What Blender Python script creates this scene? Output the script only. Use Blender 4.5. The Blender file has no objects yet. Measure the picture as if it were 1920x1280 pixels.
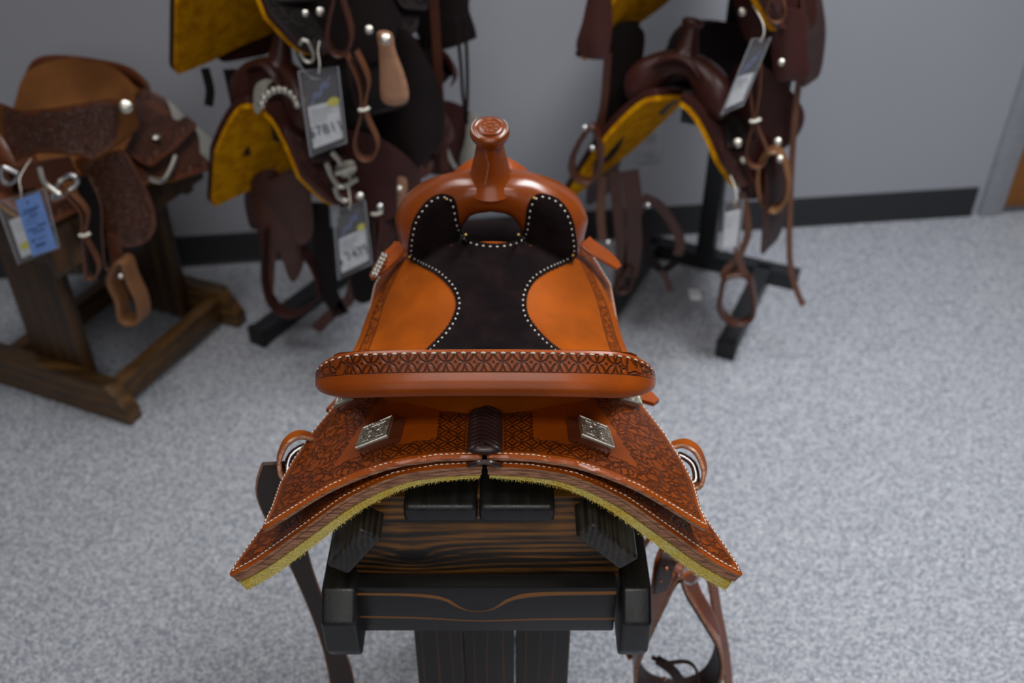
import bpy, bmesh, math, random
import numpy as np
from mathutils import Vector, Matrix
from mathutils.geometry import delaunay_2d_cdt
from mathutils.bvhtree import BVHTree
random.seed(7)
rnd = random.uniform
SC = bpy.context.scene
COL = SC.collection
V = Vector
TH = math.radians(36.7); FPX = 1867.0; CAMX = 0.029; CAMZ = 1.6
cT, sT = math.cos(TH), math.sin(TH)

# ------------------------------------------------------------------ camera
cam = bpy.data.cameras.new('camera'); camo = bpy.data.objects.new('camera', cam); COL.objects.link(camo)
camo.location = (CAMX, 0, CAMZ); camo.rotation_euler = (math.pi/2 - TH, 0, 0)
cam.sensor_width = 36; cam.lens = 36*FPX/1920; cam.clip_start = .02
cam.dof.use_dof = True; cam.dof.focus_distance = 1.05; cam.dof.aperture_fstop = 3.4; cam.dof.aperture_blades = 9
SC.camera = camo
# ------------------------------------------------------------------ world + lights + exposure
w = bpy.data.worlds.new('world'); SC.world = w; w.use_nodes = True
bg = w.node_tree.nodes['Background']; bg.inputs[0].default_value = (.80, .88, 1, 1); bg.inputs[1].default_value = .055
def area(name, loc, size, power, col=(1, 1, 1), tgt=None, spread=180):
    l = bpy.data.lights.new(name, 'AREA'); l.shape = 'RECTANGLE'; l.size, l.size_y = size; l.energy = power; l.color = col
    l.spread = math.radians(spread)
    o = bpy.data.objects.new(name, l); COL.objects.link(o); o.location = loc
    if tgt: o.rotation_euler = (V(tgt)-V(loc)).to_track_quat('-Z', 'Y').to_euler()
    return o
area('ceiling_or_fill_light', (-.75, 1.55, 2.75), (.6, 1.2), 9, (1, .97, .95), spread=115)
area('ceiling_or_fill_light', (1.05, 1.60, 2.75), (.6, 1.2), 28, (.97, .98, 1), spread=115)
area('ceiling_or_fill_light', (.0, -.25, 2.75), (1.2, .4), 10, (1, .98, .96), spread=140)
area('ceiling_or_fill_light', (.0, -1.9, 2.3), (2.6, 1.6), 9, (1, .97, .94), tgt=(0, .8, .6), spread=140)  # tilted soft fill added behind the camera, not a ceiling panel; brightens the fleece
SC.view_settings.view_transform = 'Standard'; SC.view_settings.look = 'None'
SC.view_settings.exposure = 0.0; SC.view_settings.gamma = 1; SC.view_settings.use_curve_mapping = False

# ------------------------------------------------------------------ camera-ray layout helpers
def rayd(px, py):
    u = (px-960)/FPX; v = (py-640)/FPX
    return V((u, cT - v*sT, -sT - v*cT))
def atY(px, py, y):
    d = rayd(px, py); t = y/d.y; return V((CAMX+d.x*t, y, CAMZ+d.z*t))
def atZ(px, py, z):
    d = rayd(px, py); t = (z-CAMZ)/d.z; return V((CAMX+d.x*t, d.y*t, z))

# ------------------------------------------------------------------ materials
class NT:
    def __init__(s, name):
        s.m = bpy.data.materials.new(name); s.m.use_nodes = True; s.t = s.m.node_tree
        s.b = s.t.nodes['Principled BSDF']
    def n(s, typ, ins=None, **pr):
        nd = s.t.nodes.new('ShaderNode'+typ)
        for k, v in pr.items(): setattr(nd, k, v)
        if ins:
            for k, v in ins.items():
                if hasattr(v, 'links') or isinstance(v, bpy.types.NodeSocket): s.t.links.new(v, nd.inputs[k])
                else: nd.inputs[k].default_value = v
        return nd
    def ma(s, op, a, b=0.0, c=0.0, clamp=False):
        nd = s.n('Math', operation=op); nd.use_clamp = clamp
        for i, v in enumerate((a, b, c)):
            if isinstance(v, bpy.types.NodeSocket): s.t.links.new(v, nd.inputs[i])
            else: nd.inputs[i].default_value = v
        return nd.outputs[0]
    def vm(s, op, a, b=(0, 0, 0), out=0):
        nd = s.n('VectorMath', operation=op)
        for i, v in enumerate((a, b)):
            if isinstance(v, bpy.types.NodeSocket): s.t.links.new(v, nd.inputs[i])
            elif isinstance(v, (int, float)): nd.inputs['Scale'].default_value = v
            else: nd.inputs[i].default_value = v
        return nd.outputs[out]
    def scale(s, a, k):
        nd = s.n('VectorMath', operation='SCALE'); s.t.links.new(a, nd.inputs[0]); nd.inputs['Scale'].default_value = k
        return nd.outputs[0]
    def mix(s, f, a, b):
        nd = s.n('Mix', data_type='RGBA')
        for i, v in ((0, f), (6, a), (7, b)):
            if isinstance(v, bpy.types.NodeSocket): s.t.links.new(v, nd.inputs[i])
            else: nd.inputs[i].default_value = v if i == 0 else (*v[:3], 1)
        return nd.outputs[2]
    def fmix(s, f, a, b):
        nd = s.n('Mix', data_type='FLOAT')
        for i, v in ((0, f), (2, a), (3, b)):
            if isinstance(v, bpy.types.NodeSocket): s.t.links.new(v, nd.inputs[i])
            else: nd.inputs[i].default_value = v
        return nd.outputs[0]
    def ss(s, x, lo, hi):
        nd = s.n('MapRange', interpolation_type='SMOOTHSTEP'); s.t.links.new(x, nd.inputs[0])
        nd.inputs[1].default_value = lo; nd.inputs[2].default_value = hi; return nd.outputs[0]
    def noise(s, vec, scale, detail=3, rough=.5, out=0, dist=0):
        nd = s.n('TexNoise', {'Vector': vec, 'Scale': scale, 'Detail': detail, 'Roughness': rough, 'Distortion': dist}); return nd.outputs[out]
    def set(s, **k):
        for a, v in k.items():
            a = {'color': 'Base Color', 'rough': 'Roughness', 'metal': 'Metallic', 'spec': 'Specular IOR Level', 'coat': 'Coat Weight',
                 'coatr': 'Coat Roughness', 'sheen': 'Sheen Weight', 'alpha': 'Alpha', 'trans': 'Transmission Weight', 'normal': 'Normal', 'sheenr': 'Sheen Roughness', 'emit': 'Emission Color', 'emits': 'Emission Strength'}[a]
            if isinstance(v, bpy.types.NodeSocket): s.t.links.new(v, s.b.inputs[a])
            elif isinstance(v, tuple): s.b.inputs[a].default_value = (*v[:3], 1)
            else: s.b.inputs[a].default_value = v
        return s.m
    def obj(s): return s.n('TexCoord').outputs['Object']
    def uv(s): return s.n('UVMap', uv_map='UVMap').outputs[0]
    def at(s, name): return s.n('Attribute', attribute_name=name).outputs['Fac']
    def bump(s, h, dist, strength=1.0, nrm=None):
        ins = {'Height': h, 'Distance': dist, 'Strength': strength}
        if nrm is not None: ins['Normal'] = nrm
        return s.n('Bump', ins).outputs[0]

def plain(name, col, rough=.5, **k):
    t = NT(name); c = t.noise(t.obj(), 60, 3)
    t.set(color=t.mix(c, tuple(x*.8 for x in col), tuple(min(1, x*1.2) for x in col)), rough=rough, **k); return t.m

def leather(name, col, dark, rough=.34, coat=.25, tool=True, vary=.25, bdl=True, spec=.5):
    """vegetable tanned leather; UVs are metres on the hide; attributes bd (edge distance), fl (floral), ge (geometric)"""
    t = NT(name); o = t.obj(); uv = t.uv()
    big = t.noise(o, 9, 4, .6); fine = t.noise(o, 420, 3, .6)
    base = t.mix(t.ss(big, .3, .72), tuple(x*(1-vary) for x in col), tuple(min(1, x*(1+vary*.6)) for x in col))
    h = t.ma('MULTIPLY', fine, .06)
    if tool:
        fl, ge, bd = t.at('fl'), t.at('ge'), t.at('bd')
        dis = t.vm('ADD', uv, t.scale(t.vm('SUBTRACT', t.noise(uv, 55, 2, .5, out=1), (.5, .5, .5)), .016))
        v1 = t.n('TexVoronoi', {'Vector': dis, 'Scale': 30.0, 'Randomness': .85}, feature='F1').outputs['Distance']
        ring = t.ma('SINE', t.ma('MULTIPLY', v1, 15.0))
        v2 = t.n('TexVoronoi', {'Vector': dis, 'Scale': 85.0, 'Randomness': .9}, feature='DISTANCE_TO_EDGE').outputs['Distance']
        leaf = t.ss(v2, .0, .12)
        fh = t.ma('MINIMUM', t.ss(t.ma('ABSOLUTE', ring), .0, .42), leaf)
        # four-petal stamps: overlapping rings on a square grid
        p = t.scale(uv, 1/.0195)
        fr1 = t.vm('SUBTRACT', t.vm('FRACTION', p), (.5, .5, 0))
        fr2 = t.vm('SUBTRACT', t.vm('FRACTION', t.vm('ADD', p, (.5, .5, 0))), (.5, .5, 0))
        xy = lambda q: t.vm('MULTIPLY', q, (1, 1, 0))
        d1 = t.vm('LENGTH', xy(fr1), out=1); d2 = t.vm('LENGTH', xy(fr2), out=1)
        l1 = t.ss(t.ma('ABSOLUTE', t.ma('SUBTRACT', d1, .49)), .0, .06); l2 = t.ss(t.ma('ABSOLUTE', t.ma('SUBTRACT', d2, .49)), .0, .075)
        c1 = t.ss(t.ma('MINIMUM', d1, d2), .02, .09)
        gh = t.ma('MULTIPLY', t.ma('MINIMUM', l1, l2), c1)
        T = t.ma('MAXIMUM', fl, ge)
        hh = t.fmix(t.ss(ge, .4, .6), t.fmix(t.ss(fl, .4, .6), 1.0, fh), gh)
        # outline groove where a tooled area begins
        edge = t.ss(t.ma('ABSOLUTE', t.ma('SUBTRACT', T, .5)), .0, .22)
        hh = t.ma('MULTIPLY', hh, edge)
        if bdl:
            g1 = t.ss(t.ma('ABSOLUTE', t.ma('SUBTRACT', bd, .0095)), .0002, .0010)
            hh = t.ma('MULTIPLY', hh, g1)
        dk = t.ma('SUBTRACT', 1.0, hh, clamp=True)
        base = t.mix(t.ma('MULTIPLY', t.ss(T, .4, .6), .12), base, dark)
        base = t.mix(t.ma('MULTIPLY', dk, .45), base, dark)
        h = t.ma('ADD', h, t.ma('MULTIPLY', hh, .9))
        nr = t.bump(h, .0036, 1.0)
    else:
        nr = t.bump(h, .001, .7)
    return t.set(color=base, rough=t.fmix(big, rough-.05, rough+.1), coat=coat, coatr=.20, spec=spec, normal=nr)

def woodmat(name, lite, dark, axis='X', freq=55, rough=.45, knots=(), contrast=(.3, .7), thin=False, kamp=.028):
    t = NT(name); o = t.obj(); sp = t.n('SeparateXYZ', {0: o}).outputs
    k = {'X': (.09, 1, 1), 'Y': (1, .09, 1), 'Z': (1, 1, .09)}[axis]
    st = t.vm('MULTIPLY', o, k)
    warp = t.noise(st, 14, 2, .5)
    across = {'X': sp[2], 'Y': sp[0], 'Z': sp[0]}[axis]
    f = t.ma('ADD', t.ma('MULTIPLY', across, 1.0), t.ma('MULTIPLY', warp, .04))
    kn = None
    for kx, kz, r in knots:
        dv = t.vm('MULTIPLY', t.vm('SUBTRACT', o, (kx, 0, kz)), (.55/r, 0, 1/r))
        d = t.vm('LENGTH', dv, out=1)
        e = t.ma('EXPONENT', t.ma('MULTIPLY', t.ma('POWER', d, 1.3), -.55))
        f = t.ma('ADD', f, t.ma('MULTIPLY', e, kamp))
        q = t.ss(d, 1.1, .55); kn = q if kn is None else t.ma('MAXIMUM', kn, q)
    s1 = t.ma('SINE', t.ma('MULTIPLY', f, freq*6.283))
    fine = t.noise(t.vm('MULTIPLY', o, tuple(1 if x == 1 else .03 for x in k)), 420, 3, .7)
    val = t.ma('ADD', t.ma('MULTIPLY', s1, .085), t.ma('ADD', t.ma('MULTIPLY', fine, .50), t.ma('MULTIPLY', t.noise(t.vm('MULTIPLY', st, (2, 2, 2)), 18, 4, .65), .62)))
    if thin: val = t.ma('ADD', t.ma('MULTIPLY', t.ss(s1, .90, 1.0), .55), t.ma('MULTIPLY', fine, .25))
    g = t.ss(val, *contrast)
    c = t.mix(g, dark, lite)
    if kn is not None: c = t.mix(t.ma('MULTIPLY', kn, .95), c, tuple(x*.5 for x in dark))
    return t.set(color=c, rough=t.fmix(g, rough-.08, rough+.1), coat=.12, coatr=.3, normal=t.bump(val, .0006, .8))

def fleece(name, col, dark):
    t = NT(name); o = t.obj(); a = t.noise(o, 35, 4, .65); b = t.noise(o, 500, 2, .6)
    return t.set(color=t.mix(t.ss(t.ma('ADD', t.ma('MULTIPLY', a, .8), t.ma('MULTIPLY', b, .2)), .3, .65), dark, col), rough=.95, spec=.05, sheen=.0, normal=t.bump(t.ma('ADD', b, a), .004, 1))

L_SEAT = leather('saddle_leather', (.37, .076, .002), (.085, .016, .004), rough=.50, coat=.03, vary=.28, spec=.12)
L_TOOL = leather('tooled_leather', (.34, .063, .003), (.022, .004, .0015), rough=.34, coat=.35, spec=.22)
L_FORK = leather('fork_leather', (.265, .050, .0015), (.09, .018, .005), rough=.28, coat=.7, tool=False, vary=.25, spec=.4)
t = NT('leather_edge'); o_ = t.obj(); n_ = t.noise(t.vm('MULTIPLY', o_, (1, 1, 9)), 60, 3)
L_EDGE = t.set(color=t.mix(t.ss(n_, .3, .7), (.20, .075, .035), (.55, .27, .15)), rough=.4, normal=t.bump(n_, .0006, .6))
L_LINE = plain('leather_lining', (.028, .010, .007), .6)
L_ROS = leather('rosette_leather', (.12, .026, .007), (.02, .005, .002), rough=.4, coat=.2, tool=False)
L_STRAP = leather('strap_leather', (.27, .062, .012), (.04, .010, .004), rough=.35, coat=.3, tool=False)
L_STRAPD = leather('dark_strap_leather', (.035, .014, .009), (.01, .004, .003), rough=.4, coat=.25, tool=False)
t = NT('dark_suede'); a_ = t.noise(t.obj(), 22, 4, .6); b_ = t.noise(t.obj(), 900, 2)
SUEDE = t.set(color=t.mix(t.ss(a_, .35, .75), (.0055, .003, .0035), (.015, .007, .008)), rough=.95, spec=.08, sheen=.04, sheenr=.5, normal=t.bump(b_, .0006, .6))
THREAD = plain('white_thread', (.80, .76, .66), .6)
LACE = plain('dark_lace', (.035, .013, .012), .36, coat=.3)
t = NT('silver'); n_ = t.noise(t.obj(), 900, 2)
SILVER = t.set(color=(.78, .75, .66), metal=1.0, rough=t.fmix(n_, .28, .5), normal=t.bump(n_, .0004, .5))
SILVERD = plain('oxidised_silver', (.50, .47, .40), .45, metal=.6)
STEEL = plain('steel', (.6, .6, .6), .3, metal=1.0)
BRASS = plain('brass', (.75, .55, .18), .35, metal=1.0)
COPPER = plain('copper_rivet', (.65, .25, .12), .35, metal=1.0)
FL_MAIN = fleece('pale_fleece', (1, .86, .30), (.95, .68, .12))
FL_BG = fleece('amber_fleece', (.95, .44, .004), (.55, .20, .004))
W_AMBER = woodmat('amber_dark_wood', (.40, .16, .026), (.016, .011, .008), 'X', 85, knots=((-.088, .697, .013),), contrast=(.44, .86))
W_CROSS = woodmat('black_stained_wood', (.30, .115, .02), (.0125, .0115, .0115), 'X', 24, knots=((-.012, .635, .010),), contrast=(.35, .62), thin=True, rough=.38, kamp=.045)
W_POST = woodmat('black_stained_post_wood', (.10, .042, .014), (.013, .011, .010), 'Z', 50, contrast=(.35, .7), thin=True)
W_SLAT = woodmat('black_slat_wood', (.065, .052, .042), (.010, .009, .009), 'Y', 140, rough=.42, contrast=(.4, .8))
W_SLATR = woodmat('redbrown_slat_wood', (.022, .020, .019), (.010, .010, .0105), 'Y', 50, rough=.4, contrast=(.45, .8))
W_BG = woodmat('brown_trestle_wood', (.085, .038, .010), (.016, .009, .005), 'Z', 30, contrast=(.3, .75))
W_BGF = woodmat('brown_trestle_foot_wood', (.13, .058, .010), (.028, .014, .005), 'X', 30, contrast=(.3, .75))

# ------------------------------------------------------------------ mesh builder
class MB:
    def __init__(s): s.v = []; s.f = []; s.mi = []; s.uv = []; s.bd = []; s.fl = []; s.ge = []
    def vert(s, p, uv=(0, 0), bd=1., fl=0., ge=0.):
        s.v.append(tuple(p)); s.uv.append(uv); s.bd.append(bd); s.fl.append(fl); s.ge.append(ge); return len(s.v)-1
    def face(s, f, mi=0): s.f.append(tuple(f)); s.mi.append(mi)
    def grid(s, rows, mi=0, close=False, uv=None, att=None):
        """rows of points; closed across if close"""
        n = len(rows[0]); b = len(s.v)
        for i, r in enumerate(rows):
            for j, p in enumerate(r):
                u_ = uv(i, j) if uv else (p[0], p[1]); a = att(i, j) if att else {}
                s.vert(p, u_, **a)
        for i in range(len(rows)-1):
            for j in range(n if close else n-1):
                k = (j+1) % n
                s.face((b+i*n+j, b+i*n+k, b+(i+1)*n+k, b+(i+1)*n+j), mi)
        return b
    def loft(s, rings, mi=0, cap=True):
        b = s.grid(rings, mi, True); n = len(rings[0])
        if cap:
            s.face([b+j for j in range(n)][::-1], mi); s.face([b+(len(rings)-1)*n+j for j in range(n)], mi)
    def build(s, name, mats, parent=None, M=None, sharp=38, recalc=True, **kw):
        me = bpy.data.meshes.new(name); me.from_pydata(s.v, [], s.f)
        if not isinstance(mats, (list, tuple)): mats = [mats]
        for m in mats: me.materials.append(m)
        me.polygons.foreach_set('material_index', s.mi)
        if recalc:
            bm = bmesh.new(); bm.from_mesh(me); bmesh.ops.recalc_face_normals(bm, faces=bm.faces); bm.to_mesh(me); bm.free()
        uvl = me.uv_layers.new(name='UVMap')
        li = np.zeros(len(me.loops), dtype=np.int32); me.loops.foreach_get('vertex_index', li)
        uvl.data.foreach_set('uv', np.array(s.uv, dtype=np.float32)[li].ravel())
        if max(s.fl) > 0 or max(s.ge) > 0 or min(s.bd) < 1:
            for nm, d in (('bd', s.bd), ('fl', s.fl), ('ge', s.ge)):
                a = me.attributes.new(nm, 'FLOAT', 'POINT'); a.data.foreach_set('value', np.array(d, dtype=np.float32))
        if M is not None: me.transform(M)
        me.shade_smooth(); me.set_sharp_from_angle(angle=math.radians(sharp)); me.update()
        return link(name, me, parent, **kw)
def link(name, me, parent=None, label=None, kind=None, category=None, group=None):
    o = bpy.data.objects.new(name, me); COL.objects.link(o)
    if parent is not None:
        o.parent = parent; o.matrix_parent_inverse = parent_world(parent).inverted()
    if label: o['label'] = label
    if kind: o['kind'] = kind
    if category: o['category'] = category
    if group: o['group'] = group
    return o
PW = {}
def parent_world(p): return PW.get(p.name, Matrix.Identity(4))
def thing(name, label, cat, loc=(0, 0, 0), group=None):
    o = bpy.data.objects.new(name, None); COL.objects.link(o); o.location = loc; o['label'] = label; o['category'] = cat
    if group: o['group'] = group
    PW[o.name] = Matrix.Translation(loc); o.empty_display_size = .05
    return o

def crom(pts, n=6, closed=False):
    pts = [V(p) for p in pts]; N = len(pts); out = []
    if N < 3: return pts
    rng = range(N) if closed else range(N-1)
    for i in rng:
        g = (lambda k: pts[k % N]) if closed else (lambda k: pts[max(0, min(N-1, k))])
        a, b, c, d = g(i-1), g(i), g(i+1), g(i+2)
        for j in range(n):
            u = j/n
            out.append(.5*((2*b)+(c-a)*u+(2*a-5*b+4*c-d)*u*u+(3*b-a-3*c+d)*u**3))
    if not closed: out.append(pts[-1])
    return out
def tube(mb, pts, r, n=8, mi=0, smooth=5, closed=False, flat=1.0, up=None):
    if smooth: pts = crom(pts, smooth, closed)
    pts = [V(p) for p in pts]; rings = []; N = len(pts); u = None
    for i, p in enumerate(pts):
        a = pts[(i-1) % N] if closed else pts[max(0, i-1)]; b = pts[(i+1) % N] if closed else pts[min(N-1, i+1)]
        tt = (b-a).normalized()
        if u is None: u = V((0, 0, 1)) if abs(tt.z) < .9 else V((1, 0, 0))
        if up is not None: u = V(up)
        s = tt.cross(u)
        if s.length < 1e-6: s = tt.cross(V((0, 1, 0)))
        s.normalize(); u2 = s.cross(tt).normalized()
        if up is None: u = u2
        rr = r(i/(N-1)) if callable(r) else r
        rings.append([p+s*rr*math.cos(k*2*math.pi/n)+u2*rr*flat*math.sin(k*2*math.pi/n) for k in range(n)])
    if closed: rings.append(rings[0]); mb.loft(rings, mi, False)
    else: mb.loft(rings, mi, True)
def strap(mb, pts, width, thick=.004, wdir=(1, 0, 0), mi=0, smooth=6, emi=None, closed=False, twist=None):
    """flat leather strap along a path; wdir is its width direction (constant, or one per control point)"""
    K = len(pts)
    wd = [V(wdir)]*K if not isinstance(wdir, list) else [V(x) for x in wdir]
    if smooth: P = crom(pts, smooth, closed); W = crom(wd, smooth, closed) if K > 2 else wd
    else: P = [V(p) for p in pts]; W = wd
    N = len(P); rings = []
    for i in range(N):
        a = P[(i-1) % N] if closed else P[max(0, i-1)]; b = P[(i+1) % N] if closed else P[min(N-1, i+1)]
        tt = (b-a).normalized(); ww = W[i]-tt*W[i].dot(tt)
        ww = ww.normalized() if ww.length > 1e-6 else V((1, 0, 0)); nn = tt.cross(ww).normalized()
        wi = width(i/(N-1)) if callable(width) else width
        hw, ht, c = wi/2, thick/2, thick*.35
        rings.append([P[i]+ww*x+nn*y for x, y in ((-hw, -ht+c), (-hw, ht-c), (-hw+c, ht), (hw-c, ht), (hw, ht-c), (hw, -ht+c), (hw-c, -ht), (-hw+c, -ht))])
    if closed: rings.append(rings[0])
    b = mb.grid(rings, mi, True); n = 8
    if not closed:
        mb.face([b+j for j in range(n)][::-1], mi); mb.face([b+(len(rings)-1)*n+j for j in range(n)], mi)
    if emi is not None:
        F0 = len(mb.f) - (len(rings)-1)*n - (0 if closed else 2)
        for i in range(len(rings)-1):
            for j in (0, 1, 3, 4, 5, 7): mb.mi[F0+i*n+j] = emi
    return P
def ball(mb, c, r, n=8, mi=0, sq=(1, 1, 1), M=None):
    c = V(c); rings = []
    for i in range(1, n//2+1):
        a = math.pi*i/(n//2+1)
        ring = [V((r*math.sin(a)*math.cos(k*2*math.pi/n)*sq[0], r*math.sin(a)*math.sin(k*2*math.pi/n)*sq[1], r*math.cos(a)*sq[2])) for k in range(n)]
        rings.append([c+(M @ q if M else q) for q in ring])
    mb.loft(rings, mi)
def prism(mb, poly, o, ex, ey, ez, L, bevel=.004, mi=0, seg=2):
    """polygon in the (ex,ey) plane at o, pushed along ez by L, all edges eased"""
    ex, ey, ez, o = V(ex), V(ey), V(ez), V(o)
    bm = bmesh.new(); a = [bm.verts.new(o+ex*x+ey*y) for x, y in poly]; b = [bm.verts.new(o+ex*x+ey*y+ez*L) for x, y in poly]; n = len(poly)
    bm.faces.new(a[::-1]); bm.faces.new(b)
    for i in range(n): bm.faces.new((a[i], a[(i+1) % n], b[(i+1) % n], b[i]))
    bmesh.ops.recalc_face_normals(bm, faces=bm.faces)
    if bevel > 0: bmesh.ops.bevel(bm, geom=list(bm.edges), offset=bevel, segments=seg, profile=.6, affect='EDGES', clamp_overlap=True)
    bm.verts.index_update(); base = len(mb.v)
    for v in bm.verts: mb.vert(v.co)
    for f in bm.faces: mb.face([base+v.index for v in f.verts], mi)
    bm.free()
def box(mb, x0, x1, y0, y1, z0, z1, bevel=.004, mi=0, seg=2):
    prism(mb, [(x0, z0), (x1, z0), (x1, z1), (x0, z1)], (0, y0, 0), (1, 0, 0), (0, 0, 1), (0, 1, 0), y1-y0, bevel, mi, seg)
def obox(mb, c, ex, ey, ez, sx, sy, sz, bevel=.004, mi=0):
    ex, ey, ez = V(ex).normalized(), V(ey).normalized(), V(ez).normalized()
    prism(mb, [(-sx/2, -sy/2), (sx/2, -sy/2), (sx/2, sy/2), (-sx/2, sy/2)], V(c)-ez*sz/2, ex, ey, ez, sz, bevel, mi)

def pip(P, X):  # points in polygon (numpy)
    x, y = X[:, 0], X[:, 1]; c = np.zeros(len(X), bool); n = len(P)
    for i in range(n):
        x0, y0 = P[i]; x1, y1 = P[(i+1) % n]
        if y0 == y1: continue
        m = ((y0 > y) != (y1 > y)) & (x < (x1-x0)*(y-y0)/(y1-y0)+x0); c ^= m
    return c
def bdist(P, X):
    P = np.asarray(P); d = np.full(len(X), 1e9); n = len(P)
    for i in range(n):
        a = P[i]; b = P[(i+1) % n]; ab = b-a; L = ab.dot(ab)
        if L < 1e-14: continue
        u = np.clip(((X-a) @ ab)/L, 0, 1); q = a+u[:, None]*ab
        d = np.minimum(d, np.hypot(*(X-q).T))
    return d
def resample(pts, h, closed=True):
    P = [V((p[0], p[1], 0)) for p in pts]; out = []
    n = len(P)
    for i in range(n if closed else n-1):
        a, b = P[i], P[(i+1) % n]; k = max(1, int(round((b-a).length/h)))
        out += [tuple((a+(b-a)*j/k)[:2]) for j in range(k)]
    if not closed: out.append(tuple(P[-1][:2]))
    return out
def smooth2(pts, n=6, closed=False): return [tuple(p[:2]) for p in crom([V((a[0], a[1], 0)) for a in pts], n, closed)]
def rcorner(pts, r, seg=5):
    """round the corners of a polygon given as (x,y) or (x,y,radius)"""
    out = []; n = len(pts)
    for i in range(n):
        p = V(pts[i][:2]); rr = pts[i][2] if len(pts[i]) > 2 else r
        a = V(pts[i-1][:2]); b = V(pts[(i+1) % n][:2])
        if rr <= 0: out.append(tuple(p)); continue
        da, db = (a-p), (b-p); k = min(rr, da.length*.49, db.length*.49)
        s, e = p+da.normalized()*k, p+db.normalized()*k
        for j in range(seg+1):
            u = j/seg; out.append(tuple(s*(1-u)**2+p*2*u*(1-u)+e*u*u))
    return out
def plate(mb, outline, f, off, thick, h=.006, r=.002, att=None, mi=0, emi=None, back=True, side_rows=2):
    """sheet of leather cut to an outline, laid on the surface f(x,y,offset) with eased edges"""
    P = resample(outline, h); nb = len(P); A = np.array(P)
    lo, hi = A.min(0), A.max(0); gx = np.arange(lo[0], hi[0], h); gy = np.arange(lo[1], hi[1], h*.866)
    G = np.array([(x+(.5*h if j % 2 else 0), y) for j, y in enumerate(gy) for x in gx])
    if len(G):
        G = G[pip(P, G)]
    if len(G):
        d = bdist(P, G); G = G[d > h*.45]
    # an extra ring near the edge so that the rounding and border lines are crisp
    allp = [V(p) for p in P]+[V((float(a), float(b))) for a, b in G]
    vo, _, fo, _, _, _ = delaunay_2d_cdt(allp, [(i, (i+1) % nb) for i in range(nb)], [], 1, 1e-7)
    X = np.array([tuple(v) for v in vo]); bd = bdist(P, X)
    b = len(mb.v)
    for (x, y), d in zip(X, bd):
        e = max(0., r-d); drop = r-math.sqrt(max(0, r*r-e*e))
        a = att(x, y, d) if att else {}
        mb.vert(f(x, y, off-drop), (x, y), bd=d, **a)
    for t3 in fo: mb.face([b+i for i in t3], mi)
    em = mi if emi is None else emi
    # boundary loop = verts with bd ~ 0 matched to outline order
    key = {}
    for i, (x, y) in enumerate(X): key[(round(x, 6), round(y, 6))] = i
    loop = [key.get((round(p[0], 6), round(p[1], 6))) for p in P]; loop = [q for q in loop if q is not None]
    prev = [b+i for i in loop]
    for k in range(1, side_rows+1):
        z = off-r-(thick-r)*k/side_rows
        cur = [mb.vert(f(X[i][0], X[i][1], z), (X[i][0], X[i][1]), bd=0) for i in loop]
        for i in range(len(loop)):
            j = (i+1) % len(loop); mb.face((prev[i], cur[i], cur[j], prev[j]), em)
        prev = cur
    if back:
        b2 = len(mb.v); inv = {q: prev[i] for i, q in enumerate(loop)}; idx = []
        for i, (x, y) in enumerate(X):
            idx.append(inv[i] if i in inv else mb.vert(f(x, y, off-thick), (x, y), bd=bd[i]))
        for t3 in fo: mb.face([idx[i] for i in t3][::-1], em)
    return X, fo
def stitch(mb, pts, nrm, L, gap, r, mi=0):
    """short thread stitches along a 3-D polyline"""
    pts = [V(p) for p in pts]; acc = [0]
    for i in range(1, len(pts)): acc.append(acc[-1]+(pts[i]-pts[i-1]).length)
    def ev(s):
        s = max(0, min(acc[-1], s)); k = 0
        while k < len(acc)-2 and acc[k+1] < s: k += 1
        u = (s-acc[k])/max(1e-9, acc[k+1]-acc[k]); return pts[k].lerp(pts[k+1], u), k
    s = gap/2; n = 0
    while s+L < acc[-1]:
        a, k = ev(s); m, _ = ev(s+L/2); c, _ = ev(s+L); nn = V(nrm(k)) if callable(nrm) else V(nrm)
        tt = (c-a).normalized(); sd = tt.cross(nn).normalized()
        rings = []
        for p, rr, hh in ((a, .35, -.2), (a.lerp(m, .5), .9, .5), (m, 1, .7), (m.lerp(c, .5), .9, .5), (c, .35, -.2)):
            rings.append([p+nn*(r*hh)+sd*(r*rr*math.cos(q*math.pi/2))+nn*(r*rr*math.sin(q*math.pi/2)) for q in range(4)])
        mb.loft(rings, mi); s += L+gap; n += 1
    return n
def interp(tab, x):
    if x <= tab[0][0]: return tab[0][1]
    for (a, va), (b, vb) in zip(tab, tab[1:]):
        if x <= b: return va+(vb-va)*(x-a)/(b-a)
    (a, va), (b, vb) = tab[-2], tab[-1]; return vb+(vb-va)/(b-a)*(x-b)
def sinterp(tab, x):  # smooth (catmull-rom) table
    n = len(tab)
    if x <= tab[0][0]: return tab[0][1]+(tab[1][1]-tab[0][1])/(tab[1][0]-tab[0][0])*(x-tab[0][0])
    if x >= tab[-1][0]: return tab[-1][1]+(tab[-1][1]-tab[-2][1])/(tab[-1][0]-tab[-2][0])*(x-tab[-1][0])
    for i in range(n-1):
        if x <= tab[i+1][0]: break
    x0, x1 = tab[i][0], tab[i+1][0]; h = x1-x0; u = (x-x0)/h
    sl = lambda k: (tab[min(n-1, k+1)][1]-tab[max(0, k-1)][1])/(tab[min(n-1, k+1)][0]-tab[max(0, k-1)][0])
    m0, m1 = sl(i)*h, sl(i+1)*h
    return (2*u**3-3*u*u+1)*tab[i][1]+(u**3-2*u*u+u)*m0+(-2*u**3+3*u*u)*tab[i+1][1]+(u**3-u*u)*m1
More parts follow.
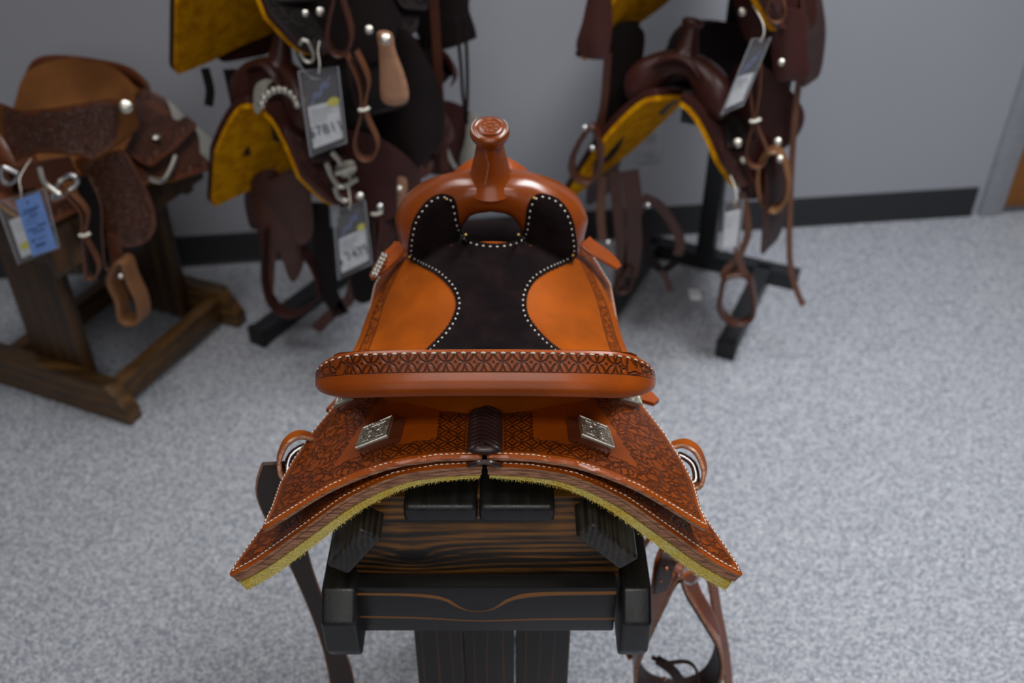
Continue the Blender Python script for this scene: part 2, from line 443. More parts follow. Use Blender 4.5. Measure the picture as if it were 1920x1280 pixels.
# ------------------------------------------------------------------ the room
def room():
    wy = lambda x: 2.645+.124*x
    t = NT('speckled_sheet_floor'); o = t.obj()
    a = t.noise(o, 4.5, 4, .6); b = t.noise(o, 190, 3, .7); c = t.noise(o, 420, 2, .6); d = t.n('TexVoronoi', {'Vector': o, 'Scale': 260.0, 'Randomness': 1.0}, feature='F1').outputs['Color']
    ds = t.n('SeparateColor', {0: d}).outputs[0]
    v = t.ma('ADD', t.ma('MULTIPLY', b, .5), t.ma('ADD', t.ma('MULTIPLY', c, .35), t.ma('MULTIPLY', ds, .38)))
    base = t.mix(t.ss(v, .44, .76), (.19, .205, .24), (.50, .515, .55))
    blue = t.ss(t.noise(t.vm('ADD', o, (3, 7, 0)), 85, 2, .6), .58, .66)
    base = t.mix(t.ma('MULTIPLY', blue, .65), base, (.10, .12, .20))
    base = t.mix(t.ma('MULTIPLY', t.ss(ds, .9, .97), .6), base, (.75, .76, .79))
    base = t.mix(t.ma('MULTIPLY', a, .28), base, (.26, .27, .30))
    FLOOR = t.set(color=base, rough=.55, spec=.35)
    mb = MB(); mb.face([mb.vert(p) for p in ((-4, -2.5, 0), (4.2, -2.5, 0), (4.2, wy(4.2), 0), (-4, wy(-4), 0))]); mb.build('floor', FLOOR, kind='structure', recalc=False)
    t = NT('painted_wall'); n1 = t.noise(t.obj(), 220, 2); n2 = t.noise(t.obj(), 1.6, 3)
    WALL = t.set(color=t.mix(n2, (.36, .37, .41), (.41, .42, .46)), rough=.6, normal=t.bump(n1, .0006, .5))
    a = V((1, .124, 0)).normalized(); nrm = V((-a.y, a.x, 0))   # along / into the wall
    P = lambda x: V((x, wy(x), 0))
    d0, d1 = 1.60, 2.55                                         # door opening
    mb = MB()
    for x0, x1, z0, z1 in ((-4, d0, 0, 2.8), (d1, 4.2, 0, 2.8), (d0, d1, 2.1, 2.8)):
        prism(mb, [(0, z0), (0, z1), ((P(x1)-P(x0)).length, z1), ((P(x1)-P(x0)).length, z0)], P(x0), a, (0, 0, 1), nrm, .12, 0)
    mb.build('wall_back', WALL, kind='structure')
    BASE = plain('black_rubber_base', (.022, .023, .026), .55)
    for nm, x0, x1 in (('baseboard_back', -4, 1.515), ('baseboard_back_right', 2.64, 4.2)):
        mb = MB(); prism(mb, [(0, 0), (.010, .0), (.0045, .008), (.004, .1), (0, .102)], P(x0), -nrm, (0, 0, 1), a, (P(x1)-P(x0)).length, .0015); mb.build(nm, BASE, kind='structure')
    TRIM = plain('painted_steel_frame', (.33, .34, .37), .45)
    mb = MB()
    for x0, x1, z0, z1 in ((1.535, 1.61, 0, 2.15), (2.54, 2.615, 0, 2.15), (1.61, 2.54, 2.09, 2.15)):
        L = (P(x1)-P(x0)).length; prism(mb, [(0, z0), (L, z0), (L, z1), (0, z1)], P(x0)-nrm*.018, a, (0, 0, 1), nrm, .10, .003)
    mb.build('trim_1', TRIM, kind='structure')
    DOORM = woodmat('orange_door_veneer', (.34, .125, .012), (.22, .075, .008), 'Z', 20, rough=.4, contrast=(.2, .8))
    mb = MB(); L = (P(2.535)-P(1.615)).length; prism(mb, [(0, .01), (L, .01), (L, 2.085), (0, 2.085)], P(1.615)+nrm*.02, a, (0, 0, 1), nrm, .045, .002)
    door = mb.build('door_1', DOORM, kind='structure')
    mb = MB(); c = P(1.613)-nrm*.0; tube(mb, [c+V((0, 0, .20)), c+V((0, 0, .30))], .009, 10, smooth=0)
    for z in (.205, .295): ball(mb, c+V((0, 0, z)), .010)
    mb.build('hinge', STEEL, door, label='steel hinge')
    # socket plate on the wall behind the right-hand rack
    q = atY(1218, 270, wy(.46)-.004)
    mb = MB(); obox(mb, q, a, (0, 0, 1), nrm, .072, .115, .006, .002)
    o = mb.build('wall_socket', plain('socket_plate', (.42, .43, .46), .4), label='small grey socket plate on the wall behind the right rack', category='socket')
    mb = MB()
    OM = plain('outlet_face', (.34, .35, .37), .4)
    for dz in (.025, -.025):
        mb = MB(); obox(mb, q-nrm*.004+V((0, 0, dz)), a, (0, 0, 1), nrm, .034, .030, .004, .0015); mb.build('outlet', OM, o)
room()

# ------------------------------------------------------------------ a western saddle
def mkS(G, z0t, w):
    def S(x, y): return sinterp(z0t, y)-sinterp(G, abs(x)/w(y))
    def F(x, y, off):
        e = .002; sx = (S(x+e, y)-S(x-e, y))/(2*e); sy = (S(x, y+e)-S(x, y-e))/(2*e)
        n = V((-sx, -sy, 1)).normalized(); p = V((x, y, S(x, y)))+n*off
        if abs(x) < .012: p.x = x
        return p
    return S, F
def hitF(px, py, F, off):
    d = rayd(px, py); o = V((CAMX, 0, CAMZ)); lo = .6
    S0 = lambda t: (lambda p: p.z-(F(p.x, p.y, off).z))(o+d*t)
    t0 = .7
    while t0 < 1.9 and S0(t0) > 0: t0 += .01
    a, b = t0-.01, t0
    for _ in range(18):
        m = (a+b)/2
        if S0(m) > 0: a = m
        else: b = m
    return o+d*b
def plan_of(P, F, n=8):
    x, y = P.x, P.y
    for _ in range(n):
        q = F(x, y, 0); x += P.x-q.x; y += P.y-q.y
    return x, y
G_MAIN = [(0, 0), (.05, .001), (.095, .0075), (.15, .035), (.203, .078), (.253, .118), (.285, .136), (.35, .17)]
Z_MAIN = [(.70, .868), (.765, .867), (.88, .858), (1.0, .848), (1.12, .848), (1.3, .855)]
w_main = lambda y: max(.88, min(1.02, 1-.38*(y-.75)))
G_BG = [(0, 0), (.05, .002), (.095, .015), (.13, .05), (.17, .12), (.21, .21), (.24, .28), (.28, .36)]

SEAT_C = [(.818, .978), (.830, .955), (.848, .925), (.875, .897), (.92, .876), (.98, .868), (1.04, .873), (1.10, .887), (1.158, .905)]
SEAT_E = [(.165, .862, .942), (.172, .885, .92), (.178, .905, .89), (.183, .93, .86), (.185, .97, .835), (.183, 1.02, .815), (.179, 1.08, .80), (.171, 1.16, .80), (.150, 1.26, .80)]
FT = [(0, .980), (.05, .975), (.089, .958), (.117, .936), (.130, .916), (.136, .900)]
FB = [(0, .926), (.025, .922), (.036, .911), (.042, .893), (.05, .87), (.065, .85), (.085, .836), (.118, .842), (.13, .868), (.136, .892)]
FH = [(0, .032), (.05, .036), (.09, .045), (.12, .036), (.131, .021), (.136, .003)]
def seat_mesh(nu=48, nv=5):
    C = crom([V((0, *p)) for p in SEAT_C], nv); E = crom([V(p) for p in SEAT_E], nv); N = len(C); rings = []; A = []
    for i in range(N):
        c, e = C[i], E[i]; v = i/(N-1); top = []
        for j in range(nu+1):
            u = -1+2*j/nu; k = abs(u)
            y = c.y+(e.y-c.y)*k**2; z = c.z+(e.z-c.z)*k**(2.3-.3*v)+.012*math.sin(math.pi*min(1, k*1.1))*math.exp(-((v-.35)/.2)**2)
            z -= .0025*max(0, (k-.955)/.045)**2
            top.append(V((e.x*u, y, z)))
            A.append((u, v))
        rings.append(top)
    mb = MB()
    def att(i, j):
        u = abs(-1+2*j/nu); v = i/(N-1)
        return dict(fl=1. if .865 < u < .955 and v > .25 else 0., bd=.0095 if .80 < u < .83 and v > .25 else .03)
    b = mb.grid(rings, 0, att=att)
    bot = [[p-V((0, 0, .006)) for p in r] for r in rings]; b2 = mb.grid(bot, 1); n = nu+1
    for i in range(N-1):
        for j in (0, nu): mb.face((b+i*n+j, b+(i+1)*n+j, b2+(i+1)*n+j, b2+i*n+j), 1)
    for i in (0, N-1):
        for j in range(nu): mb.face((b+i*n+j, b+i*n+j+1, b2+i*n+j+1, b2+i*n+j), 1)
    return mb
def fork_mesh(nx=44, ns=28):
    mb = MB(); rings = []
    for i in range(nx+1):
        x = -.136*math.cos(math.pi*i/nx); k = abs(x)
        tp, bt, hd = sinterp(FT, k), interp(FB, k), sinterp(FH, k); zc, hh, yc = (tp+bt)/2, (tp-bt)/2, 1.215+.015*(k/.136)**2
        ring = []
        for j in range(ns):
            a = 2*math.pi*j/ns; ca, sa = math.cos(a), math.sin(a); q = 2/2.4
            ring.append(V((x, yc+hd*math.copysign(abs(ca)**q, ca), zc+hh*math.copysign(abs(sa)**q, sa))))
        rings.append(ring)
    mb.loft(rings); return mb
def rot_x(a, c):
    return Matrix.Translation(c) @ Matrix.Rotation(a, 4, 'X') @ Matrix.Translation(-V(c))
def saddle(root, M, mt, S, F, det=True, fender=True, skirt_l=None, jockey_l=None, stirrup=True, fl_thick=.012, fenderz=.42, jock=True):
    """mt: seat, tool, fork, edge, fleece, lace, silver materials"""
    R = {}
    B = lambda mb, n, m, **k: mb.build(n, m, root, M, **k)
    R['seat'] = B(seat_mesh(48 if det else 20, 5 if det else 2), 'seat', [mt['seat'], mt['tool']])
    # cantle: tooled band on top, plain roll behind
    mb = MB(); rings = []; ats = []; nphi = 80 if det else 24
    band = [(.0136-.0136*t, .0175-.0175*t) for t in np.linspace(0, 1, 9)]
    sec = band+[(-.006, -.004), (-.0105, -.010), (-.0125, -.0145), (-.0115, -.0205), (-.006, -.0255), (.001, -.0275), (.009, -.027), (.017, -.022), (.022, -.012), (.0225, .002), (.020, .013), (.0168, .0182)]
    cx = sum(p[0] for p in sec)/len(sec); cz = sum(p[1] for p in sec)/len(sec)
    CF = lambda f: V((.187*math.sin(f*math.pi/2*.98)/math.sin(math.pi/2*.98)*1.0, .80+.050*abs(f)**3.0, .963-.047*abs(f)**2.6))
    top = []
    for i in range(nphi+1):
        f = -1+2*i/nphi; k = abs(f); c = CF(f); xr = abs(c.x)/.187; s = max(.10, math.sqrt(max(0, 1-((xr-.70)/.30)**2))) if xr > .70 else 1.0
        rings.append([c+V((0, cx+(a-cx)*s, cz-.006+(b_-cz+.006)*s)) for a, b_ in sec]); top.append(rings[-1][0].copy())
    arc = [0]
    for a, b_ in zip(sec, sec[1:]): arc.append(arc[-1]+math.hypot(b_[0]-a[0], b_[1]-a[1]))
    n = len(sec)
    def att(i, j):
        k = abs(-1+2*i/nphi); on = 1 <= j <= 7 and k < .97
        return dict(ge=1. if on and k < .56 else 0., fl=1. if on and k >= .56 else 0.)
    mb.grid(rings, 0, True, uv=lambda i, j: (rings[i][0].x, arc[j]*.72+.0018), att=att)
    mb.face(list(range(n))[::-1]); mb.face([len(mb.v)-n+j for j in range(n)])
    R['cantle'] = B(mb, 'cantle', [mt['tool']])
    if det:
        mb = MB(); stitch(mb, [p+V((0, -.0022, .0002)) for p in top[6:-6]], (0, -.3, .95), .0052, .0050, .0011); B(mb, 'cantle_stitching', THREAD, kind='stuff')
    mb = MB(); rows = []
    for k in range(9):
        t = k/8; row = []
        for i in range(41):
            f = -1+2*i/40; c = CF(f*.66)+V((0, .006, -.024)); xb = .108*f; b_ = F(xb, .838+.045*abs(f)**2, .012)
            p = c.lerp(b_, t); p.y += .012*math.sin(math.pi*t)*(1 if t < .9 else 1); row.append(p)
        rows.append(row)
    back = [[p+V((0, .02, 0)) for p in r] for r in rows]
    b0 = mb.grid(rows); b1 = mb.grid(back)
    for i in (0, 40):
        for k in range(8): mb.face((b0+k*41+i, b0+(k+1)*41+i, b1+(k+1)*41+i, b1+k*41+i))
    B(mb, 'cantle_back', [mt['seat']])
    R['fork'] = B(fork_mesh(44 if det else 20, 28 if det else 14), 'fork', mt['fork'])
    # gullet cover showing just ahead of the horn
    mb = MB(); rows = []
    for y, dz in ((1.235, -.012), (1.25, -.003), (1.262, -.001), (1.27, -.008)):
        rows.append([V((x, y, .984-9.5*x*x+dz)) for x in np.linspace(-.06, .06, 15)])
    b0 = mb.grid(rows); b1 = mb.grid([[p-V((0, 0, .006)) for p in r] for r in rows])
    for k in range(3):
        for i in (0, 14): mb.face((b0+k*15+i, b0+(k+1)*15+i, b1+(k+1)*15+i, b1+k*15+i))
    for k in (0, 3):
        for i in range(14): mb.face((b0+k*15+i, b0+k*15+i+1, b1+k*15+i+1, b1+k*15+i))
    B(mb, 'gullet_cover', mt['tool'])
    # horn
    def lathe(mb, prof, c, n=28, Mx=None, mi=0):
        rings = []
        for r, z in prof:
            ring = [V((c[0]+r*math.cos(2*math.pi*k/n), c[1]+r*math.sin(2*math.pi*k/n), c[2]+z)) for k in range(n)]
            rings.append([Mx @ p for p in ring] if Mx else ring)
        mb.loft(rings, mi)
    mb = MB(); hc = (0, 1.215, .962); nn = 28 if det else 14
    Mt = rot_x(math.radians(8), hc)
    lathe(mb, [(.040, 0), (.032, .011), (.0275, .018), (.0245, .032), (.0212, .046), (.0185, .060), (.0172, .075)], hc, nn, Mt)
    horn = B(mb, 'horn', mt['fork'])
    if det:
        mb = MB(); tube(mb, [Mt @ V((hc[0]-.004+dx, hc[1]-r-.0003, hc[2]+z)) for dx, r, z in ((-.003, .0275, .018), (0, .0245, .032), (.002, .0212, .046), (-.001, .0185, .060), (0, .0175, .073))], .0008, 6); mb.build('seam', L_EDGE, horn, M)
    mb = MB(); cc = V((0, 1.204, 1.041)); Mc = rot_x(math.radians(17), cc)
    lathe(mb, [(.014, -.012), (.0205, -.010), (.0245, -.004), (.0262, .001), (.0255, .006), (.0225, .0095), (.0195, .0103), (.0178, .0095), (.0170, .0097), (.0166, .0122), (.0150, .0130), (.0138, .0122), (.0128, .0124), (.008, .0132), (.003, .0136)], cc, nn, Mc)
    cap = B(mb, 'horn_cap', mt['fork'])
    if det:
        mb = MB()
        for k in range(8):
            a = k*math.pi/4+.2; ball(mb, Mc @ (cc+V((.0085*math.cos(a), .0085*math.sin(a), .0128))), .0030, 8, sq=(1, 1, .5))
        ball(mb, Mc @ (cc+V((0, 0, .0135))), .0034, 8, sq=(1, 1, .5)); mb.build('rosette', mt['fork'], cap, M)
        for sgn in (-1, 1):
            mb = MB(); pts = [Mc @ (cc+V((sgn*.0232*math.cos(a), .0232*math.sin(a), .0096))) for a in np.linspace(-1.0, .75, 24)]
            stitch(mb, pts, Mc.to_3x3() @ V((sgn*.5, 0, .85)), .0021, .0010, .0008); mb.build('stitching', THREAD, cap, M, kind='stuff')
    # skirts, plugs and fleece, one of each per side
    for sg in (-1, 1):
        FF = (lambda x, y, off, sg=sg: (lambda p: V((sg*p.x, p.y, p.z)))(F(x, y, off)))
        sk = skirt_l[sg] if isinstance(skirt_l, dict) else skirt_l; jk = jockey_l
        flr = (lambda x, y, d: dict(fl=1. if d > .0095 and x > .10 else 0.))
        mb = MB(); plate(mb, sk, FF, .000, .0055, .007 if det else .018, .0018, flr, emi=1); o = B(mb, 'skirt', [mt['tool'], mt['edge']])
        if det:
            edge = rcorner([(p[0], p[1]) for p in sk], 0)
            ins = inset(sk, .0045); mb = MB(); stitch(mb, [FF(x, y, .0002) for x, y in ins], lambda k, ins=ins, FF=FF: (FF(*ins[k], .01)-FF(*ins[k], 0)).normalized(), .0044, .0015, .00075)
            mb.build('stitching', THREAD, o, M, kind='stuff')
        mb = MB(); plate(mb, inset(sk, .0008), FF, -.0055, .0085, .012 if det else .025, .0012, emi=0); B(mb, 'skirt_plug', [mt['edge']])
        FZ = (lambda x, y, off, FF=FF: FF(x, y, -.014+(off+.014)*(.45+3.2*abs(x)) if det else off))
        mb = MB(); plate(mb, inset(sk, .0025), FZ, -.0140, fl_thick, .012 if det else .025, .003); fz = B(mb, 'fleece_lining', [mt['fleece']])
        if det:
            mb = MB(); ring = resample(inset(sk, .001), .0006); ring = [p for p in ring if p[1] < .90 and p[0] > .007]
            for x, y in ring:
                for q in range(5):
                    p = FZ(x+rnd(-.001, .003)*-1, y+rnd(-.0005, .004), -.0145-rnd(0, fl_thick+.001)); n_ = (FF(x, y, 0)-FF(x, y, .01)).normalized()
                    d = (n_*rnd(.3, 1)+V((sg*rnd(-.2, .5), -rnd(.1, .9), rnd(-.3, .1)))).normalized()*rnd(.0010, .0028); s = V((rnd(-1, 1), rnd(-1, 1), rnd(-1, 1)))*.00045
                    i = mb.vert(p-s); j = mb.vert(p+s); k = mb.vert(p+d+s*.3); mb.face((i, j, k))
            mb.build('fleece_fuzz', mt['fleece'], fz, M, kind='stuff', recalc=False)
        # rear jockey
        if not jock: continue
        offj = lambda x: .0125+.014*(lambda q: q*q*(3-2*q))(max(0, min(1, (abs(x)-.06)/.18)))
        FJ = (lambda x, y, off, sg=sg: (lambda p: V((sg*p.x, p.y, p.z)))(F(x, y, off+offj(x))))
        def aj(x, y, d):
            rear = y < .80+.0*x
            ge = 1. if d > .0115 and .021 < x < .105 and (y < .803-.15*x or (x < .050 and y < .842)) else 0.
            fl = 1. if d > .0115 and x >= .105 and (d < .034 or x+.35*(y-.76) > .165) else 0.
            return dict(ge=ge, fl=fl)
        mb = MB(); plate(mb, jk, FJ, .0, .0055, .0036 if det else .018, .0020, aj, emi=1); o = B(mb, 'rear_jockey', [mt['tool'], mt['edge']])
        if det:
            ins = inset(jk, .0048); mb = MB(); stitch(mb, [FJ(x, y, .0003) for x, y in ins], lambda k, ins=ins, FJ=FJ: (FJ(*ins[k], .01)-FJ(*ins[k], 0)).normalized(), .0044, .0015, .00075)
            mb.build('stitching', THREAD, o, M, kind='stuff')
        R['FJ%d' % sg] = FJ
        # fender, hanging under the seat jockey
        if fender:
            z1, z0 = .80, fenderz
            ol = rcorner([(1.0, z1), (1.11, z1), (1.12, z0+.2), (1.15, z0+.10), (1.13, z0), (.97, z0), (.94, z0+.10), (.98, z0+.2)], .03, 4)
            fx = lambda z: .185+.06*math.sin(max(0, min(1, (.80-z)/.3))*math.pi/2)
            FN = lambda y, z, off, sg=sg: V((sg*(fx(z)+off), y, z))
            mb = MB(); plate(mb, ol, FN, .004, .004, .02, .001, lambda x, y, d: dict(fl=1. if d > .012 else 0.), emi=1); B(mb, 'fender', [mt['tool'], mt['edge']])
            if stirrup:
                mb = MB(); strap(mb, [(sg*.248, 1.05, z0+.02), (sg*.25, 1.05, z0-.05), (sg*.25, 1.05, z0-.09)], .05, .006, (0, 1, 0)); B(mb, 'stirrup_leather', mt['strap'])
                mb = MB(); c = V((sg*.25, 1.05, z0-.08)); pts = [c+V((0, a, b_)) for a, b_ in ((-.03, 0), (.03, 0), (.048, -.05), (.062, -.10), (.05, -.13), (0, -.138), (-.05, -.13), (-.062, -.10), (-.048, -.05))]
                strap(mb, pts, .05, .012, (1, 0, 0), closed=True, smooth=4); o = B(mb, 'stirrup', mt['stir'])
                mb = MB(); 
                for s2 in (-1, 1): mb = MB(); ball(mb, c+V((s2*.027, 0, -.004)), .008, 10, sq=(.5, 1, 1)); mb.build('concho', mt['silver'], o, M)
    return R
def inset(P, d):
    """polygon inset by d (outline wound either way)"""
    P = [V(p[:2]) for p in P]; n = len(P); A = sum(P[i].x*P[(i+1) % n].y-P[(i+1) % n].x*P[i].y for i in range(n)); s = 1 if A > 0 else -1; out = []
    for i in range(n):
        a, b, c = P[i-1], P[i], P[(i+1) % n]; e1, e2 = (b-a), (c-b)
        if e1.length < 1e-7 or e2.length < 1e-7: continue
        n1 = V((-e1.y, e1.x)).normalized()*s; n2 = V((-e2.y, e2.x)).normalized()*s; m = (n1+n2)
        if m.length < .2: continue
        m = m/m.length; k = d/max(.35, m.dot(n1)); out.append(tuple(b+m*k))
    return out
# outlines of half a saddle in plan (metres, x outwards, y forwards)
def avg(l, r): return [((abs(a.x)+abs(b.x))/2, (a.y+b.y)/2) for a, b in zip(l, r)]
SM, FM = mkS(G_MAIN, Z_MAIN, w_main)
SKIRT = [(.0025, .765, 0), (.05, .762, 0), (.097, .757, 0), (.15, .750, 0), (.203, .743, 0), (.253, .735, 0), (.288, .7285, .012), (.2835, .748, 0), (.262, .80, 0), (.242, .86, 0), (.222, .93, 0), (.20, 1.0, 0), (.185, 1.1, 0), (.18, 1.25, 0), (.14, 1.31, .03), (.0025, 1.29, .002)]
JOCK = [(.0025, .765, .002), (.05, .763, 0), (.10, .757, 0), (.15, .750, 0), (.195, .744, 0), (.2300, .740, .014), (.231, .765, 0), (.224, .82, 0), (.229, .88, 0), (.224, .94, .02), (.15, .96, 0), (.10, .93, 0), (.05, .89, 0), (.0025, .86, 0)]
SKIRT = rcorner(SKIRT, 0); JOCK = rcorner(JOCK, 0)

MAINM = dict(seat=L_SEAT, tool=L_TOOL, fork=L_FORK, edge=L_EDGE, fleece=FL_MAIN, strap=L_STRAP, stir=L_STRAP, silver=SILVER)
def solve_on(Fn, px, py, sg, off=.0, x=.12, y=.80):
    d = rayd(px, py)      # walk the plan point until the lifted surface point lies on the sight line
    for _ in range(80):
        P_ = Fn(x, y, off); t_ = (P_.z-CAMZ)/d.z; x += .5*sg*(CAMX+d.x*t_-P_.x); y += .5*(d.y*t_-P_.y)
    return (x, y)
def main_saddle():
    offj = lambda x: .0125+.014*(lambda q: q*q*(3-2*q))(max(0, min(1, (abs(x)-.06)/.18)))
    side = []
    for l, r in (((512, 955), (1325, 950)), ((528, 912), (1314, 905)), ((556, 866), (1295, 865)), ((592, 816), (1263, 812)), ((640, 762), (1228, 762)), ((652, 735), (1208, 735))):
        P2 = [solve_on((lambda a, b, c, sg=sg: (lambda p: V((sg*p.x, p.y, p.z)))(FM(a, b, c+offj(a)))), *q, sg, x=.2, y=.82) for q, sg in ((l, -1), (r, 1))]
        side.append(((P2[0][0]+P2[1][0])/2, (P2[0][1]+P2[1][1])/2, 0))
    global JOCK
    JOCK = rcorner([(.0025, .765, .002), (.05, .763, 0), (.10, .757, 0), (.15, .750, 0), (.195, .744, 0), (.2300, .740, .014)]+side+[(.15, .98, 0), (.10, .95, 0), (.05, .89, 0), (.0025, .86, 0)], 0)
    root = thing('western_saddle', 'large orange-brown tooled western saddle with black suede seat patch in the foreground', 'saddle', (0, 1.0, .80))
    R = saddle(root, None, MAINM, SM, FM, True, False, SKIRT, JOCK)
    # black suede seat patch draped over seat and fork
    vs, fs = [], []
    for nm in ('seat', 'fork'):
        me = R[nm].data; b = len(vs); vs += [v.co.copy() for v in me.vertices]; fs += [[b+i for i in p.vertices] for p in me.polygons]
    bvh = BVHTree.FromPolygons(vs, fs); o0 = V((CAMX, 0, CAMZ)); memo = {}
    def hit(px, py):
        d = rayd(px, py).normalized(); h = bvh.ray_cast(o0, d)
        return (h[0], h[1], h[3], d) if h[0] is not None else (None, None, None, d)
    Lf = [(775, 672), (790, 662), (815, 638), (838, 612), (851, 588), (855, 565), (845, 540), (818, 514), (785, 497), (766, 484), (765, 462), (768, 440), (774, 415), (787, 392), (803, 374), (822, 364), (840, 365), (852, 374), (858, 395), (862, 418), (870, 437), (885, 449), (905, 454), (928, 456)]
    Rt = [(950, 454), (968, 449), (980, 438), (985, 415), (988, 393), (996, 373), (1010, 363), (1030, 365), (1050, 375), (1065, 393), (1075, 415), (1080, 440), (1083, 465), (1080, 482), (1060, 495), (1030, 508), (1005, 524), (991, 545), (987, 568), (991, 590), (1006, 613), (1032, 640), (1062, 662), (1076, 672)]
    ol = smooth2(Lf+Rt, 8); ol = resample(ol, 3.0)
    pk = []; C = inset(ol, -1.3)
    zz = inset(ol, 1.0); m = min(len(C), len(zz))
    pk = [C[i] if i % 2 else zz[i] for i in range(m)]
    # depth map with a little smoothing so the hide bridges the seat-to-fork step
    def depth(px, py):
        k = (round(px), round(py))
        if k not in memo:
            p, n, dist, d = hit(*k); memo[k] = dist
        return memo[k]
    def fpatch(px, py, off):
        ds = [q for q in (depth(px+a, py+b) for a, b in ((0, 0), (4, 0), (-4, 0), (0, 4), (0, -4), (0, 8), (0, -8))) if q]
        if not ds: ds = [1.33]
        base = sorted(ds)[len(ds)//2]; ds = [q for q in ds if abs(q-base) < .03]; dm = sum(ds)/len(ds); dm = min(dm, (depth(px, py) or dm))
        d = rayd(px, py).normalized(); return o0+d*(dm-off)
    mb = MB(); plate(mb, pk, fpatch, .0030, .0035, 4.5, .0, side_rows=1)
    patch = mb.build('suede_seat_patch', SUEDE, root, label='black suede seat patch')
    ins = inset(ol, 6.5); ins = [p for p in ins if p[1] < 660]
    mb = MB(); stitch(mb, [fpatch(x, y, .0033) for x, y in ins], -rayd(930, 560).normalized(), .0034, .0062, .0012)
    mb.build('lacing', THREAD, patch, kind='stuff')
    for px, py in ((838, 373), (1001, 371), (768, 481), (1074, 478), (873, 440), (972, 440)):
        mb = MB(); p = fpatch(px, py, .004); ball(mb, p, .0026, 10, sq=(1, 1, .8)); mb.build('brass_tack', BRASS, patch)
    mb = MB(); plate(mb, [(-.085, 1.10), (.085, 1.10), (.085, 1.285), (-.085, 1.285)], FM, .012, .006, .02, .001); mb.build('gullet_shade_sheet', SUEDE, root)  # dark sheet added over the skirt fronts so the gullet hole looks shaded
    # plaited lace joining the two jockeys
    mb = MB()
    for i in range(10):
        y = .7735+i*.0068
        for s in (-1, 1):
            z = SM(0, y)+.0168
            tube(mb, [V((s*.0178, y-.0035, z)), V((s*.0120, y-.0015, z+.0042)), V((0, y+.0052, z+.0050+.0012*s)), V((-s*.0065, y+.0095, z+.0015))], .0025, 8, smooth=3, flat=.8)
    ball(mb, (0, .7735, SM(0, .77)+.0155), .0185, 14, sq=(1, .38, .3)); mb.build('plaited_lace', LACE, root, label='dark plaited lace')
    mb = MB()
    for s in (-1, 1): tube(mb, [V((s*.017, .764, .868)), V((s*.008, .7615, .8735)), V((0, .762, .8745)), V((-s*.01, .763, .871))], .0028, 8)
    mb.build('lace_tie', LACE, root)
    # silver conchos on leather rosettes
    def concho(sg, quad, start=(.12, .80), name='concho'):
        FJ = R['FJ%d' % sg]
        q = [V(solve_on(FJ, *p, sg, .0085, *start)) for p in quad]
        bil = lambda u, v: (q[0]*(1-u)*(1-v)+q[1]*u*(1-v)+q[2]*u*v+q[3]*(1-u)*v)
        f = lambda u, v, off: (lambda p: FJ(p.x, p.y, off))(bil(u, v))
        # leather rosette with a notched rim
        def fr(u, v, off): p = bil(u, v)+V((-.0065, -.0060)); return FJ(p.x, p.y, off)
        ol = []
        for e in range(4):
            a, b = [((-.04, -.04), (1.04, -.04)), ((1.04, -.04), (1.04, 1.04)), ((1.04, 1.04), (-.04, 1.04)), ((-.04, 1.04), (-.04, -.04))][e]
            nx, ny = (b[1]-a[1]), -(b[0]-a[0])
            for k in range(32):
                t = k/32; s = abs(math.sin(t*math.pi*8))*.075; ol.append((a[0]+(b[0]-a[0])*t+nx*s, a[1]+(b[1]-a[1])*t+ny*s))
        mb = MB(); plate(mb, ol, fr, .0060, .0062, .07, .001); ros = mb.build('leather_rosette', L_ROS, root)
        mb = MB(); sq = rcorner([(0, 0), (1, 0), (1, 1), (0, 1)], .03, 2)
        plate(mb, sq, f, .0078, .0022, .2, .0006, mi=1)
        O = lambda u, v, off=.0085: f(u, v, off)
        ro = [(0.02, 0.02), (.98, .02), (.98, .98), (.02, .98)]
        for inn, rr in ((.0, .0012), (.17, .0007)):
            pts = [O(.5+(a-.5)*(1-2*inn), .5+(b-.5)*(1-2*inn)) for a, b in ro]; pts = [pts[i].lerp(pts[(i+1) % 4], t) for i in range(4) for t in (0, .25, .5, .75)]
            tube(mb, pts, rr, 6, smooth=0, closed=True)
        for e in range(4):
            a, b = V(ro[e]), V(ro[(e+1) % 4])
            for t, r in ((.16, .001), (.27, .0011), (.40, .0015), (.5, .0021), (.60, .0015), (.73, .0011), (.84, .001)):
                p = a.lerp(b, t); p = V((.5, .5))+(p-V((.5, .5)))*.83; ball(mb, O(p.x, p.y, .0088), r, 6)
        for s_ in (1, -1):
            for s2 in (1, -1):
                pts = []
                for k in range(16):
                    a = k*.42; r = .16-.009*k; pts.append(O(.5+s_*.15+s_*r*math.cos(a+1.2), .5+s2*.15+s2*r*math.sin(a+1.2), .0092))
                tube(mb, pts, .0007, 6, smooth=2)
        tube(mb, [O(.24, .72, .0098), O(.42, .56, .010), O(.60, .45, .010), O(.76, .28, .0098)], .0010, 6, smooth=4)
        mb.build(name, [SILVER, SILVERD], root, label='engraved silver concho')
    concho(-1, [(737, 778), (726, 816), (666, 840), (680, 802)])
    concho(1, [(1085, 778), (1140, 800), (1153, 839), (1091, 814)])
    concho(-1, [(662, 729), (660, 746), (626, 763), (632, 742)], (.18, .93))
    concho(1, [(1158, 729), (1199, 738), (1204, 758), (1168, 748)], (.18, .93))
